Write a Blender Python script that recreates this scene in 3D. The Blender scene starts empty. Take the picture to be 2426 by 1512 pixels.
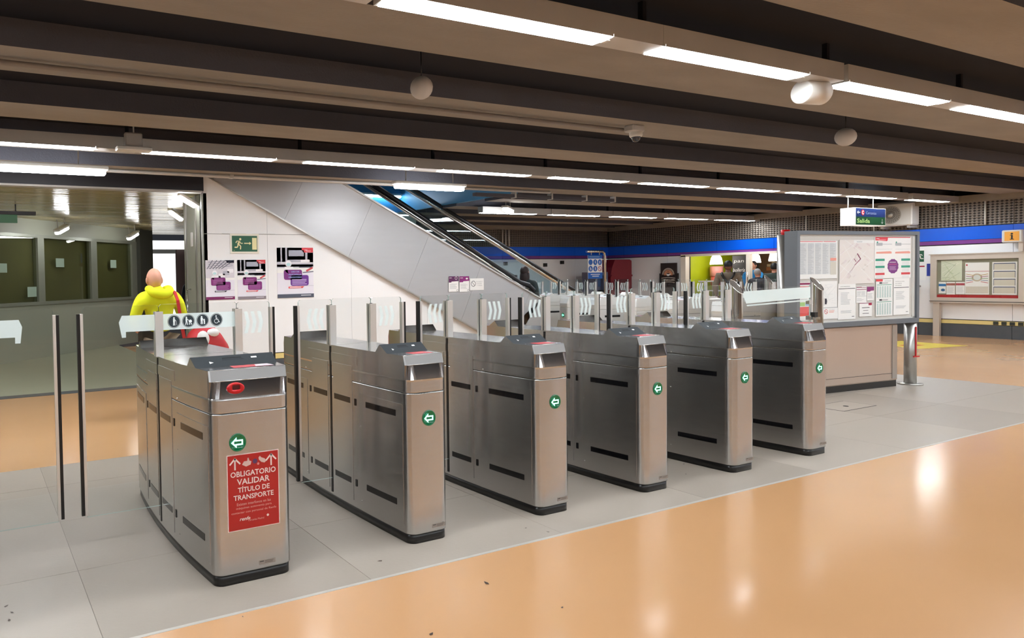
import bpy, bmesh, math, random
from mathutils import Vector, Matrix
random.seed(7)
R=math.radians
C=bpy.context.scene.collection
# ------------------------------------------------------------------ camera, world, exposure
F_PX=1609.9; PPX,PPY=695.96,704.83; PITCH,ROLL,YAW,CAM_Z=-0.0289,-0.0186,0.4416,1.4214
IW,IH=2426,1512
fw=Vector((math.sin(YAW)*math.cos(PITCH),math.cos(YAW)*math.cos(PITCH),math.sin(PITCH)))
rt=Vector((math.cos(YAW),-math.sin(YAW),0)); up=rt.cross(fw)
rt2=rt*math.cos(ROLL)+up*math.sin(ROLL); up2=up*math.cos(ROLL)-rt*math.sin(ROLL)
cd=bpy.data.cameras.new('camera'); cam=bpy.data.objects.new('camera',cd); C.objects.link(cam)
cd.sensor_width=36; cd.lens=F_PX/IW*36; cd.shift_x=-(PPX-IW/2)/IW; cd.shift_y=(PPY-IH/2)/IW
cd.clip_start=.05; cd.clip_end=200
m=Matrix((rt2,up2,-fw)).transposed().to_4x4(); m.translation=Vector((0,0,CAM_Z)); cam.matrix_world=m
bpy.context.scene.camera=cam
w=bpy.data.worlds.new('world'); bpy.context.scene.world=w; w.use_nodes=True
w.node_tree.nodes['Background'].inputs[0].default_value=(.5,.55,.65,1); w.node_tree.nodes['Background'].inputs[1].default_value=.05
vs=bpy.context.scene.view_settings
vs.view_transform='Standard'; vs.look='None'; vs.gamma=1; vs.use_curve_mapping=False; vs.exposure=0.0
bpy.context.scene.cycles.transparent_max_bounces=64
TUBE=52.0      # luminous strength of the fluorescent diffusers
BATTEN=34.0
# ------------------------------------------------------------------ where a sight line meets a wall or floor (used to read sizes off the survey)
def ray(u,v): return fw+rt2*((u-PPX)/F_PX)-up2*((v-PPY)/F_PX)
def hit(u,v,p,ang):
    d=ray(u,v); a=R(ang); n=Vector((-math.sin(a),math.cos(a),0)); c=Vector((0,0,CAM_Z))
    return c+d*(n.dot(Vector((p[0],p[1],0))-c)/n.dot(d))
# ------------------------------------------------------------------ materials
M={}
def lin(c): return tuple((x/12.92 if x<=.04045 else ((x+.055)/1.055)**2.4) for x in c)
def hexc(h): return lin(tuple(int(h[i:i+2],16)/255 for i in (0,2,4)))
def mat(name,col,rough=.5,metal=0.,var=.0,scale=6.,bump=0.,bscale=40.,stretch=None,emit=0.,ecol=None,spec=.5,aniso=0.,coat=0.,rvar=0.):
    if name in M: return M[name]
    if isinstance(col,str): col=hexc(col)
    mt=bpy.data.materials.new(name); mt.use_nodes=True; nt=mt.node_tree; N=nt.nodes; L=nt.links; b=N['Principled BSDF']
    b.inputs['Base Color'].default_value=(*col,1); b.inputs['Roughness'].default_value=rough; b.inputs['Metallic'].default_value=metal
    b.inputs['Specular IOR Level'].default_value=spec
    if coat: b.inputs['Coat Weight'].default_value=coat; b.inputs['Coat Roughness'].default_value=.08
    tc=N.new('ShaderNodeTexCoord'); mp=N.new('ShaderNodeMapping'); L.new(tc.outputs['Object'],mp.inputs[0])
    if stretch: mp.inputs['Scale'].default_value=stretch
    if var>0 or rvar>0:
        no=N.new('ShaderNodeTexNoise'); no.inputs['Scale'].default_value=scale; no.inputs['Detail'].default_value=6; L.new(mp.outputs[0],no.inputs[0])
        if var>0:
            mx=N.new('ShaderNodeMix'); mx.data_type='RGBA'; L.new(no.outputs[0],mx.inputs[0])
            mx.inputs[6].default_value=(*[max(0,c*(1-var)) for c in col],1); mx.inputs[7].default_value=(*[min(1,c*(1+var)) for c in col],1); L.new(mx.outputs[2],b.inputs['Base Color'])
        if rvar>0:
            mr=N.new('ShaderNodeMapRange'); mr.inputs[3].default_value=max(.02,rough-rvar); mr.inputs[4].default_value=rough+rvar; L.new(no.outputs[0],mr.inputs[0]); L.new(mr.outputs[0],b.inputs['Roughness'])
    if bump>0:
        n2=N.new('ShaderNodeTexNoise'); n2.inputs['Scale'].default_value=bscale; n2.inputs['Detail'].default_value=4; L.new(mp.outputs[0],n2.inputs[0])
        bp=N.new('ShaderNodeBump'); bp.inputs['Strength'].default_value=bump; bp.inputs['Distance'].default_value=.01; L.new(n2.outputs[0],bp.inputs['Height']); L.new(bp.outputs[0],b.inputs['Normal'])
    if aniso>0:
        b.inputs['Anisotropic'].default_value=aniso; b.inputs['Anisotropic Rotation'].default_value=.25
        tg=N.new('ShaderNodeTangent'); tg.direction_type='RADIAL'; tg.axis='Z'; L.new(tg.outputs[0],b.inputs['Tangent'])
    if emit>0:
        b.inputs['Emission Color'].default_value=(*(hexc(ecol) if isinstance(ecol,str) else (ecol or col)),1); b.inputs['Emission Strength'].default_value=emit
    M[name]=mt; return mt
def flat(h,rough=.45): return mat('print '+h,h,rough)
def glassmat(name,tint=(.93,.96,.95),refl=1.0,rough=0.02):
    if name in M: return M[name]
    mt=bpy.data.materials.new(name); mt.use_nodes=True; nt=mt.node_tree; N=nt.nodes; L=nt.links; N.remove(N['Principled BSDF'])
    tr=N.new('ShaderNodeBsdfTransparent'); tr.inputs[0].default_value=(*tint,1); gl=N.new('ShaderNodeBsdfGlossy'); gl.inputs['Roughness'].default_value=rough
    lw=N.new('ShaderNodeLayerWeight'); lw.inputs[0].default_value=.5; pw=N.new('ShaderNodeMath'); pw.operation='POWER'; pw.inputs[1].default_value=5; L.new(lw.outputs['Facing'],pw.inputs[0]); mu=N.new('ShaderNodeMath'); mu.operation='MULTIPLY_ADD'; mu.inputs[1].default_value=.9*refl; mu.inputs[2].default_value=.07*refl; mu.use_clamp=True; L.new(pw.outputs[0],mu.inputs[0])
    mx=N.new('ShaderNodeMixShader'); L.new(mu.outputs[0],mx.inputs[0]); L.new(tr.outputs[0],mx.inputs[1]); L.new(gl.outputs[0],mx.inputs[2]); L.new(mx.outputs[0],N['Material Output'].inputs[0])
    M[name]=mt; return mt
def pane(mb,pts,y0,y1,m,rim=True):
    y=(y0+y1)/2; mb.add([(a,y,b) for a,b in pts],[tuple(range(len(pts)))],m); n=len(pts)
    if rim: mb.add([(a,y0,b) for a,b in pts]+[(a,y1,b) for a,b in pts],[(i,i+n,(i+1)%n+n,(i+1)%n) for i in range(n)],GEDGE)
    return mb
def frost(name,col=(.8,.88,.86),alpha=.75):
    if name in M: return M[name]
    mt=bpy.data.materials.new(name); mt.use_nodes=True; nt=mt.node_tree; N=nt.nodes; L=nt.links; b=N['Principled BSDF']
    b.inputs['Base Color'].default_value=(*col,1); b.inputs['Roughness'].default_value=.6; b.inputs['Alpha'].default_value=alpha
    M[name]=mt; return mt
STEEL=mat('brushed steel',(.50,.49,.48),.25,1.,var=.05,scale=2,stretch=(3,3,40),aniso=.8,rvar=.03)
STEELS=mat('smooth steel facet',(.50,.50,.51),.10,1.,var=.04,scale=6,rvar=.03)
STEELR=mat('satin steel facet',(.50,.50,.50),.38,.9,var=.04,scale=6,rvar=.03)
STEELTOP=mat('polished steel deck',(.66,.66,.66),.16,1.,var=.05,scale=8,rvar=.05)
STEELP=mat('post steel',(.78,.76,.73),.36,.9,var=.04,scale=20,stretch=(1,1,.05))
CHROME=mat('tube steel',(.72,.71,.69),.12,1.,var=.03)
READER=mat('reader panel grey','585d61',.35,.6,var=.04,scale=40)
BLACK=mat('black rubber','0b0b0c',.35,0,var=.2,scale=30)
DARKSLOT=mat('dark sensor window','0c0c0f',.12,0,var=.1)
PLINTH=mat('black plinth','131110',.3,0,var=.3,scale=12)
SEAM=mat('dark joint','1a1816',.6,0,var=.1)
GLASS=glassmat('clear safety glass',(.95,.97,.965),1.0)
GEDGE=mat('glass edge','b4c6c1',.1,0,spec=.8)
FROST=frost('frosted film',(.72,.82,.81),.82)
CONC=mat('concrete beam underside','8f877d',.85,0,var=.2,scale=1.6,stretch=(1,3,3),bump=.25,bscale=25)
CONCS=mat('concrete beam side with painted shade','4f5059',.9,0,var=.2,scale=2,bump=.3,bscale=60)  # darker than the undersides: the shade on beam sides is painted in
SLAB=mat('dark navy slab','080b18',.95,0,var=.3,scale=2)  # slab between the beams, near-black navy all over
WHITEP=mat('white enamel wall panel','f4f5f6',.22,0,var=.015,scale=1.2,spec=.45)
BLUEP=mat('blue enamel band','0a5ee0',.2,0,var=.05,scale=1.5,spec=.5)
PURP=mat('purple enamel band','7c3f8c',.25,0,var=.05)
SKIRT=mat('dark grey skirting','4c5054',.45,0,var=.15,scale=8)
YEL=mat('yellow stripe','e2cd86',.45,0,var=.08)
GALV=mat('galvanised housing','bdbbb7',.42,.15,var=.08,scale=5)
LENS=mat('lit diffuser',(1,1,1),.4,emit=TUBE,ecol=(.90,.96,1.))
LENSB=mat('lit batten',(1,1,1),.4,emit=BATTEN,ecol=(.97,.98,1.))
WPLAST=mat('white plastic','dcdbd6',.35,0,var=.03)
GREYM=mat('grey painted metal','7d8288',.4,.3,var=.05,scale=6)
SATIN=mat('satin aluminium','b9b6b1',.33,.85,var=.04,scale=4)
# ------------------------------------------------------------------ mesh builder
class MB:
    def __init__(s): s.v=[];s.f=[];s.mi=[];s.ms=[];s.sm=[]
    def _m(s,m):
        if m not in s.ms: s.ms.append(m)
        return s.ms.index(m)
    def add(s,vs,fs,m,smooth=False):
        o=len(s.v); s.v+= [tuple(v) for v in vs]; k=s._m(m)
        for f in fs: s.f.append(tuple(i+o for i in f)); s.mi.append(k); s.sm.append(smooth)
        return s
    def box(s,x0,x1,y0,y1,z0,z1,m):
        if x0>x1:x0,x1=x1,x0
        if y0>y1:y0,y1=y1,y0
        if z0>z1:z0,z1=z1,z0
        v=[(x,y,z) for z in (z0,z1) for y in (y0,y1) for x in (x0,x1)]
        return s.add(v,[(0,2,3,1),(4,5,7,6),(0,1,5,4),(2,6,7,3),(0,4,6,2),(1,3,7,5)],m)
    def rbox(s,x0,x1,y0,y1,z0,z1,m,r=.01):   # box with chamfered vertical and top edges
        v=[];f=[]
        def loop(i,z): 
            a,b,c,d=x0+i,x1-i,y0+i,y1-i
            return [(a+r,c,z),(b-r,c,z),(b,c+r,z),(b,d-r,z),(b-r,d,z),(a+r,d,z),(a,d-r,z),(a,c+r,z)]
        for i,z in ((r*.7,z0),(0,z0+r),(0,z1-r),(r*.7,z1)): v+=loop(i,z)
        for k in range(3):
            for i in range(8): j=(i+1)%8; f.append((k*8+i,k*8+j,k*8+8+j,k*8+8+i))
        f.append(tuple(range(7,-1,-1))); f.append(tuple(range(24,32)))
        return s.add(v,f,m)
    def prism(s,pts,y0,y1,m,axis='y'):       # polygon in XZ extruded in Y (or other axis)
        n=len(pts)
        if axis=='y': v=[(a,y0,b) for a,b in pts]+[(a,y1,b) for a,b in pts]
        elif axis=='x': v=[(y0,a,b) for a,b in pts]+[(y1,a,b) for a,b in pts]
        else: v=[(a,b,y0) for a,b in pts]+[(a,b,y1) for a,b in pts]
        return s.add(v,[tuple(range(n)),tuple(range(2*n-1,n-1,-1))]+[(i,i+n,(i+1)%n+n,(i+1)%n) for i in range(n)],m)
    def tube(s,path,r,m,n=10,cap=True):
        P=[Vector(p) for p in path]; v=[];f=[]
        rr=r if isinstance(r,(list,tuple)) else [r]*len(P)
        for i,p in enumerate(P):
            t=(P[min(i+1,len(P)-1)]-P[max(i-1,0)]).normalized(); a=Vector((0,0,1)) if abs(t.z)<.9 else Vector((1,0,0))
            u=t.cross(a).normalized(); w_=t.cross(u).normalized()
            for k in range(n): q=2*math.pi*k/n; v.append(p+(u*math.cos(q)+w_*math.sin(q))*rr[i])
        for i in range(len(P)-1):
            for k in range(n): k2=(k+1)%n; f.append((i*n+k,i*n+k2,(i+1)*n+k2,(i+1)*n+k))
        s.add(v,f,m,True)
        if cap: s.add([v[k] for k in range(n)],[tuple(range(n))],m); s.add([v[-n+k] for k in range(n)],[tuple(range(n-1,-1,-1))],m)
        return s
    def lathe(s,prof,c,m,n=20,axis='z'):
        v=[];f=[]
        for r,h in prof:
            for k in range(n):
                q=2*math.pi*k/n
                if axis=='z': v.append((c[0]+r*math.cos(q),c[1]+r*math.sin(q),c[2]+h))
                elif axis=='y': v.append((c[0]+r*math.cos(q),c[1]+h,c[2]+r*math.sin(q)))
                else: v.append((c[0]+h,c[1]+r*math.cos(q),c[2]+r*math.sin(q)))
        for i in range(len(prof)-1):
            for k in range(n): k2=(k+1)%n; f.append((i*n+k,i*n+k2,(i+1)*n+k2,(i+1)*n+k))
        s.add(v,f,m,True)
        for i in (0,len(prof)-1):
            if prof[i][0]>1e-4: s.add(v[i*n:(i+1)*n],[tuple(range(n))],m)
        return s
    def ell(s,c,r,m,n=16,k=10):
        pr=[(max(1e-5,math.sin(math.pi*i/k)),-math.cos(math.pi*i/k)) for i in range(k+1)]
        v=[];f=[]
        for a,h in pr:
            for j in range(n): q=2*math.pi*j/n; v.append((c[0]+r[0]*a*math.cos(q),c[1]+r[1]*a*math.sin(q),c[2]+r[2]*h))
        for i in range(k):
            for j in range(n): j2=(j+1)%n; f.append((i*n+j,i*n+j2,(i+1)*n+j2,(i+1)*n+j))
        return s.add(v,f,m,True)
    def build(s,name,parent=None,loc=None,rz=0,**tags):
        me=bpy.data.meshes.new(name); me.from_pydata(s.v,[],s.f)
        for m_ in s.ms: me.materials.append(m_)
        me.polygons.foreach_set('material_index',s.mi); me.polygons.foreach_set('use_smooth',s.sm)
        bm=bmesh.new(); bm.from_mesh(me); bmesh.ops.remove_doubles(bm,verts=bm.verts,dist=1e-6) if any(s.sm) else None
        bmesh.ops.recalc_face_normals(bm,faces=bm.faces); bm.to_mesh(me); bm.free(); me.update()
        o=bpy.data.objects.new(name,me); C.objects.link(o)
        if parent: o.parent=parent
        if loc: o.location=loc
        o.rotation_euler.z=rz
        for k,v_ in tags.items(): o[k]=v_
        return o
def thing(name,label,cat,loc=(0,0,0),rz=0,group=None):
    o=bpy.data.objects.new(name,None); C.objects.link(o); o.location=loc; o.rotation_euler=(0,0,rz); o.empty_display_size=.1
    o['label']=label; o['category']=cat
    if group: o['group']=group
    return o
def structure(name): 
    o=bpy.data.objects.new(name,None); C.objects.link(o); o['kind']='structure'; o.empty_display_size=.1; return o
def box1(name,parent,m,x0,x1,y0,y1,z0,z1,**t): return MB().box(x0,x1,y0,y1,z0,z1,m).build(name,parent,**t)
def dup(root,label,loc=None,rz=None,group=None):
    r=root.copy(); C.objects.link(r); r['label']=label
    if loc: r.location=loc
    if rz is not None: r.rotation_euler=(0,0,rz)
    if group: r['group']=group
    for ch in root.children:
        c=ch.copy(); C.objects.link(c); c.parent=r
        for g in ch.children: d=g.copy(); C.objects.link(d); d.parent=c
    return r
# ------------------------------------------------------------------ flat prints: everything in the XZ plane, facing -Y
_tc={}
def text_mesh(s,bold=False):
    if (s,bold) in _tc: return _tc[(s,bold)]
    cu=bpy.data.curves.new('t','FONT'); cu.body=s; cu.size=1; cu.resolution_u=2
    if bold: cu.offset=.018
    o=bpy.data.objects.new('t',cu); C.objects.link(o); dg=bpy.context.evaluated_depsgraph_get(); me=bpy.data.meshes.new_from_object(o.evaluated_get(dg))
    vs_=[(v.co.x,v.co.y) for v in me.vertices]; fs=[tuple(p.vertices) for p in me.polygons]
    bpy.data.objects.remove(o); bpy.data.curves.remove(cu); bpy.data.meshes.remove(me)
    xs=[a for a,b in vs_]; ys=[b for a,b in vs_]
    _tc[(s,bold)]=(vs_,fs,min(xs),max(xs),min(ys),max(ys)); return _tc[(s,bold)]
class Print(MB):
    def __init__(s,w,h,base=None,th=.004,lay=.0006):
        super().__init__(); s.w,s.h=w,h; s.l=0; s.lay=lay
        if base: s.box(0,w,0,th,0,h,base)
    def up(s): s.l+=1; return s
    def y(s): return -s.lay*(s.l+1)
    def rect(s,x,z,w,h,m): 
        y=s.y(); return s.add([(x,y,z),(x+w,y,z),(x+w,y,z+h),(x,y,z+h)],[(0,1,2,3)],m)
    def poly(s,pts,m): y=s.y(); return s.add([(a,y,b) for a,b in pts],[tuple(range(len(pts)))],m)
    def rrect(s,x,z,w,h,r,m,n=4):
        pts=[]
        for cx,cz,a0 in ((x+w-r,z+r,-90),(x+w-r,z+h-r,0),(x+r,z+h-r,90),(x+r,z+r,180)):
            for k in range(n+1): a=R(a0+90*k/n); pts.append((cx+r*math.cos(a),cz+r*math.sin(a)))
        return s.poly(pts,m)
    def disc(s,x,z,r,m,n=20,rz=None): 
        rz=rz or r
        return s.poly([(x+r*math.cos(2*math.pi*k/n),z+rz*math.sin(2*math.pi*k/n)) for k in range(n)],m)
    def ring(s,x,z,r0,r1,m,a0=0,a1=360,n=24):
        y=s.y(); v=[];f=[]
        for k in range(n+1):
            a=R(a0+(a1-a0)*k/n); v+=[(x+r0*math.cos(a),y,z+r0*math.sin(a)),(x+r1*math.cos(a),y,z+r1*math.sin(a))]
            if k: f.append((2*k-2,2*k-1,2*k+1,2*k))
        return s.add(v,f,m)
    def line(s,x0,z0,x1,z1,t,m):
        d=math.hypot(x1-x0,z1-z0) or 1; nx,nz=-(z1-z0)/d*t/2,(x1-x0)/d*t/2
        return s.poly([(x0+nx,z0+nz),(x0-nx,z0-nz),(x1-nx,z1-nz),(x1+nx,z1+nz)],m)
    def text(s,t,x,z,w,h,m,bold=False,shear=0):
        vs_,fs,a,b,c,d=text_mesh(t,bold); sx=w/(b-a); sz=h/(d-c); y=s.y()
        return s.add([(x+(p-a)*sx+shear*(q-c)*sz,y,z+(q-c)*sz) for p,q in vs_],fs,m)
    def lines(s,x,z,w,h,n,m,frac=.45,rag=.3,cols=1):
        cw=w/cols
        for c in range(cols):
            for i in range(n): s.rect(x+c*cw,z+h-(i+1)*h/n,cw*(.94 if cols>1 else 1)*(1-rag*random.random()),h/n*frac,m)
        return s
    def man(s,x,z,h,m,kind='walk',mir=1):   # small pictogram figures
        def L(a,b,c,d,t): s.line(x+a*h*mir,z+b*h,x+c*h*mir,z+d*h,t*h,m)
        if kind=='run':
            s.disc(x+.1*h*mir,z+.88*h,.1*h,m,12); L(.02,.74,-.1,.42,.17); L(.02,.72,-.22,.72,.08); L(-.22,.72,-.3,.56,.08); L(.03,.7,.14,.53,.08); L(.14,.53,.32,.53,.08); L(-.1,.44,-.16,.2,.1); L(-.16,.2,-.42,.2,.1); L(-.06,.44,.13,.3,.1); L(.13,.3,.1,.02,.1)
        elif kind=='cane': s.disc(x,z+.9*h,.1*h,m,12); L(0,.8,0,.4,.24); L(.05,.76,.25,.5,.07); L(.25,.5,.34,0,.035); L(-.06,.42,-.08,0,.1); L(.06,.42,.09,0,.1)
        elif kind=='pram': s.disc(x-.25*h,z+.9*h,.1*h,m,12); L(-.25,.8,-.25,.4,.2); L(-.22,.74,.02,.55,.07); L(-.28,.42,-.36,0,.09); L(-.2,.42,-.12,0,.09); s.disc(x+.24*h*mir,z+.42*h,.2*h,m,12); s.ring(x+.12*h,z+.1*h,.04*h,.09*h,m,n=8); s.ring(x+.36*h,z+.1*h,.04*h,.09*h,m,n=8); L(.02,.55,.12,.1,.04)
        elif kind=='child': s.disc(x-.12*h,z+.9*h,.1*h,m,12); L(-.12,.8,-.12,.4,.26); L(-.18,.42,-.2,0,.1); L(-.06,.42,-.02,0,.1); s.disc(x+.22*h,z+.55*h,.08*h,m,10); L(.22,.46,.22,.22,.17); L(.18,.24,.18,0,.07); L(.27,.24,.27,0,.07); L(-.02,.7,.18,.4,.07)
        elif kind=='chair': s.disc(x-.05*h,z+.92*h,.09*h,m,12); L(-.05,.82,-.02,.5,.1); L(-.02,.5,.2,.5,.09); L(.2,.5,.32,.16,.09); L(.32,.16,.42,.2,.07); L(-.04,.66,.16,.66,.06); s.ring(x-.02*h,z+.3*h,.22*h,.28*h,m,120,400,20)
        elif kind=='sit': s.disc(x,z+.85*h,.14*h,m,12); L(0,.7,0,.3,.25); L(0,.3,.3,.2,.15)
        return s
    def place(s,name,loc,rz=0,tilt=0,parent=None,**t):
        o=s.build(name,parent,loc=loc,rz=rz,**t)
        if tilt: o.rotation_euler.y=tilt
        return o
# ================================================================== STRUCTURE
XR,YF,YP=17.75,14.8,8.95      # right wall, far wall, poster wall
XL,YB=-6.0,-12.0
# floor: seamless orange sheet, grey stone paving strip
def floor_mat():
    mt=mat('orange sheet floor','ce9d70',.17,0,var=.05,scale=.9,rvar=.05,spec=.55)
    N=mt.node_tree.nodes;L=mt.node_tree.links; b=N['Principled BSDF']
    # fine specks and worn pale blotches
    tc=N.new('ShaderNodeTexCoord'); v=N.new('ShaderNodeTexVoronoi'); v.inputs['Scale'].default_value=55; L.new(tc.outputs['Object'],v.inputs[0])
    ra=N.new('ShaderNodeValToRGB'); ra.color_ramp.elements[0].position=.0; ra.color_ramp.elements[0].color=(.55,.5,.45,1); ra.color_ramp.elements[1].position=.045; ra.color_ramp.elements[1].color=(1,1,1,1); L.new(v.outputs[0],ra.inputs[0])
    mx=N.new('ShaderNodeMix'); mx.data_type='RGBA'; mx.blend_type='MULTIPLY'; mx.inputs[0].default_value=.2
    src=[l.from_socket for l in L if l.to_socket==b.inputs['Base Color']][0]; L.new(src,mx.inputs[6]); L.new(ra.outputs[0],mx.inputs[7]); L.new(mx.outputs[2],b.inputs['Base Color'])
    return mt
ORANGE=floor_mat()
STONE=mat('grey stone paving','aca195',.40,0,var=.13,scale=2.2,rvar=.1,bump=.06,bscale=50)
STONE2=mat('grey stone paving darker','a59a8e',.42,0,var=.14,scale=1.7,rvar=.1,bump=.06,bscale=50)
CORF=mat('grey green corridor floor','a3a790',.3,0,var=.08,scale=2)
floor=structure('floor')
GX0,GX1,GY0,GY1=-3.23,11.0,2.68,5.53
fb=MB()
fb.box(XL,22,YB,GY0,-.1,0,ORANGE).box(GX1,22,GY0,GY1,-.1,0,ORANGE).box(XL,22,GY1,YP+.12,-.1,0,ORANGE).box(2.9,22,YP+.12,YF,-.1,0,ORANGE).box(XL,GX0,GY0,GY1,-.1,0,ORANGE)
fb.build('floor_sheet',floor)
box1('paving_bed',floor,mat('grout','857c73',.7),GX0,GX1,GY0,GY1,-.1,-.002)
xs=[.43+1.22*i for i in range(-3,9)]; xs[-1]=GX1
ys=[GY0+.02,3.45,4.21,4.97,GY1]
for i in range(len(xs)-1):
    for j in range(4):
        g=.0012
        box1('paving_slab',floor,(STONE,STONE2)[(i*7+j*3)%3==0],xs[i]+g,xs[i+1]-g,ys[j]+g,ys[j+1]-g,-.02,random.choice((0,0,.0006,.0003)))
box1('edge_strip',floor,mat('pale sealing strip','c9c4bc',.4,.2,var=.1,scale=20),GX0,GX1,GY0,GY0+.02,-.02,.0008)
box1('corridor_floor',floor,CORF,XL,2.9,YP+.12,22,-.1,0)
box1('threshold',floor,SKIRT,XL,2.88,YP+.06,YP+.26,-.02,.006)
# small floor marks: access cover, litter
MB().box(7.75,8.35,3.72,4.02,-.01,.0012,SEAM).box(7.758,8.342,3.728,4.012,-.01,.0016,STONE).lathe([(.025,0),(.022,.003),(1e-5,.004)],(8.05,3.85,.001),SEAM,10).build('access_cover',floor)
# ceiling
ceil=structure('ceiling')
ZB,ZS=2.75,2.91
OX0,OX1,OY0,OY1=2.95,8.5,8.97,12.4      # stairwell opening over the escalator
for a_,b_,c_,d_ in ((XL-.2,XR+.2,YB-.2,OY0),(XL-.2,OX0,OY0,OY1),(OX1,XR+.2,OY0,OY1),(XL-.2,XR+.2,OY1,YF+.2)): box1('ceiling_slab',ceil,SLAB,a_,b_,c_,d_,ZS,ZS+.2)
sw=structure('wall_stairwell'); SWM=mat('blue stairwell wall','4b8ab2',.45,0,var=.06)
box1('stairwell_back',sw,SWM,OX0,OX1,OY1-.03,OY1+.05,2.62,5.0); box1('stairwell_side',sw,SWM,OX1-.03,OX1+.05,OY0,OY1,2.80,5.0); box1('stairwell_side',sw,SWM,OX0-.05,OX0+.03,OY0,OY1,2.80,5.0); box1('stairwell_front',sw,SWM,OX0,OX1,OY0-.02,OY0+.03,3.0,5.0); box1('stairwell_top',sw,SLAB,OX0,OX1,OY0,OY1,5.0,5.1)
k0=-12
for k in range(-12,10):
    y0=2.87+1.28*k; y1=y0+.48
    if y0>YF-.1: continue
    y1=min(y1,YF)
    segs=[(XL,XR)] if not (y1>OY0 and y0<OY1) else [(XL,OX0),(OX1,XR)]
    for x0,x1 in segs:
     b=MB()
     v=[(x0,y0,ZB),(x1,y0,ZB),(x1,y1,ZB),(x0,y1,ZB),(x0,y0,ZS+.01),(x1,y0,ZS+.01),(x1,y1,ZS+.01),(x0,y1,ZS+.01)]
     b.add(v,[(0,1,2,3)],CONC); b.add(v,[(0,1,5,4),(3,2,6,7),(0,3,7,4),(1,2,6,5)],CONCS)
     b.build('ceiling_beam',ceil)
# right wall: panels, band, grille, lintel ------------------------------------------------
wr=structure('wall_right')
SH0,SH1=8.35,12.29    # cafe opening in y
yb=[12.84+1.41*i for i in range(-18,3)]; yb=[v for v in yb if YB<v<YF-.1]; yb=[YB]+yb+[YF]
def span(a,b): return [(max(a,yb[i]),min(b,yb[i+1])) for i in range(len(yb)-1) if min(b,yb[i+1])-max(a,yb[i])>.03]
g=.003
for a,b_ in span(YB,YF): 
    box1('blue_band_panel',wr,BLUEP,XR,XR+.05,a+g,b_-g,1.925,2.18); box1('purple_band_panel',wr,PURP,XR+.004,XR+.05,a+g,b_-g,1.845,1.92)
for s_,e_ in ((YB,SH0-.12),(SH1+.12,YF)):
    for a,b_ in span(s_,e_):
        box1('wall_panel',wr,WHITEP,XR+.004,XR+.05,a+g,b_-g,.35,1.825)
        box1('yellow_trim',wr,YEL,XR-.006,XR+.05,a,b_,.262,.335); box1('skirting_panel',wr,SKIRT,XR-.012,XR+.05,a+g,b_-g,0,.255); box1('joint_strip',wr,SEAM,XR+.01,XR+.05,a,b_,.33,.352)
box1('wall_core',wr,SEAM,XR+.045,XR+.2,YB,SH0,0,2.9); box1('wall_core',wr,SEAM,XR+.045,XR+.2,SH1,YF+.2,0,2.9); box1('wall_core',wr,SEAM,XR+.045,XR+.2,SH0,SH1,1.835,2.9)
box1('gap_strip',wr,SEAM,XR+.02,XR+.05,YB,YF,1.822,1.846)  # dark filler in the gap below the purple band
def grille_mat():
    mt=mat('expanded metal grille','6b655f',.5,.5); N=mt.node_tree.nodes;L=mt.node_tree.links;b=N['Principled BSDF']
    tc=N.new('ShaderNodeTexCoord'); sp=N.new('ShaderNodeSeparateXYZ'); L.new(tc.outputs['Object'],sp.inputs[0])
    def sn(a,b_,s1,s2):
        ad=N.new('ShaderNodeMath'); ad.operation='MULTIPLY_ADD'; ad.inputs[1].default_value=s1; 
        m2=N.new('ShaderNodeMath'); m2.operation='MULTIPLY'; m2.inputs[1].default_value=s2; L.new(b_,m2.inputs[0]); L.new(a,ad.inputs[0]); L.new(m2.outputs[0],ad.inputs[2])
        si=N.new('ShaderNodeMath'); si.operation='SINE'; L.new(ad.outputs[0],si.inputs[0]); return si.outputs[0]
    ax=N.new('ShaderNodeMath'); ax.operation='ADD'; L.new(sp.outputs[0],ax.inputs[0]); L.new(sp.outputs[1],ax.inputs[1])
    a=sn(ax.outputs[0],sp.outputs[2],48,62); c=sn(ax.outputs[0],sp.outputs[2],48,-62)
    mu=N.new('ShaderNodeMath'); mu.operation='MULTIPLY'; L.new(a,mu.inputs[0]); L.new(c,mu.inputs[1])
    ra=N.new('ShaderNodeValToRGB'); e=ra.color_ramp.elements; e[0].position=.45; e[0].color=(*hexc('80776e'),1); e[1].position=.75; e[1].color=(*hexc('2c2826'),1)
    mr=N.new('ShaderNodeMapRange'); mr.inputs[1].default_value=-1; L.new(mu.outputs[0],mr.inputs[0]); L.new(mr.outputs[0],ra.inputs[0]); L.new(ra.outputs[0],b.inputs['Base Color'])
    bp=N.new('ShaderNodeBump'); bp.inputs['Strength'].default_value=.6; bp.inputs['Distance'].default_value=.02; bp.invert=True; L.new(mr.outputs[0],bp.inputs['Height']); L.new(bp.outputs[0],b.inputs['Normal'])
    return mt
GRILLE=grille_mat()
for a,b_ in span(YB,YF): box1('grille_panel',wr,GRILLE,XR+.02,XR+.06,a+.004,b_-.004,2.19,2.66)
box1('lintel_beam',wr,CONC,XR-.22,XR+.1,YB,YF,2.655,2.78)
for yy in (6.18,9.3): MB().tube([(XR-.02,yy,2.2),(XR-.02,yy,2.66)],.014,WPLAST,8).build('conduit_pipe',wr)
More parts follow.
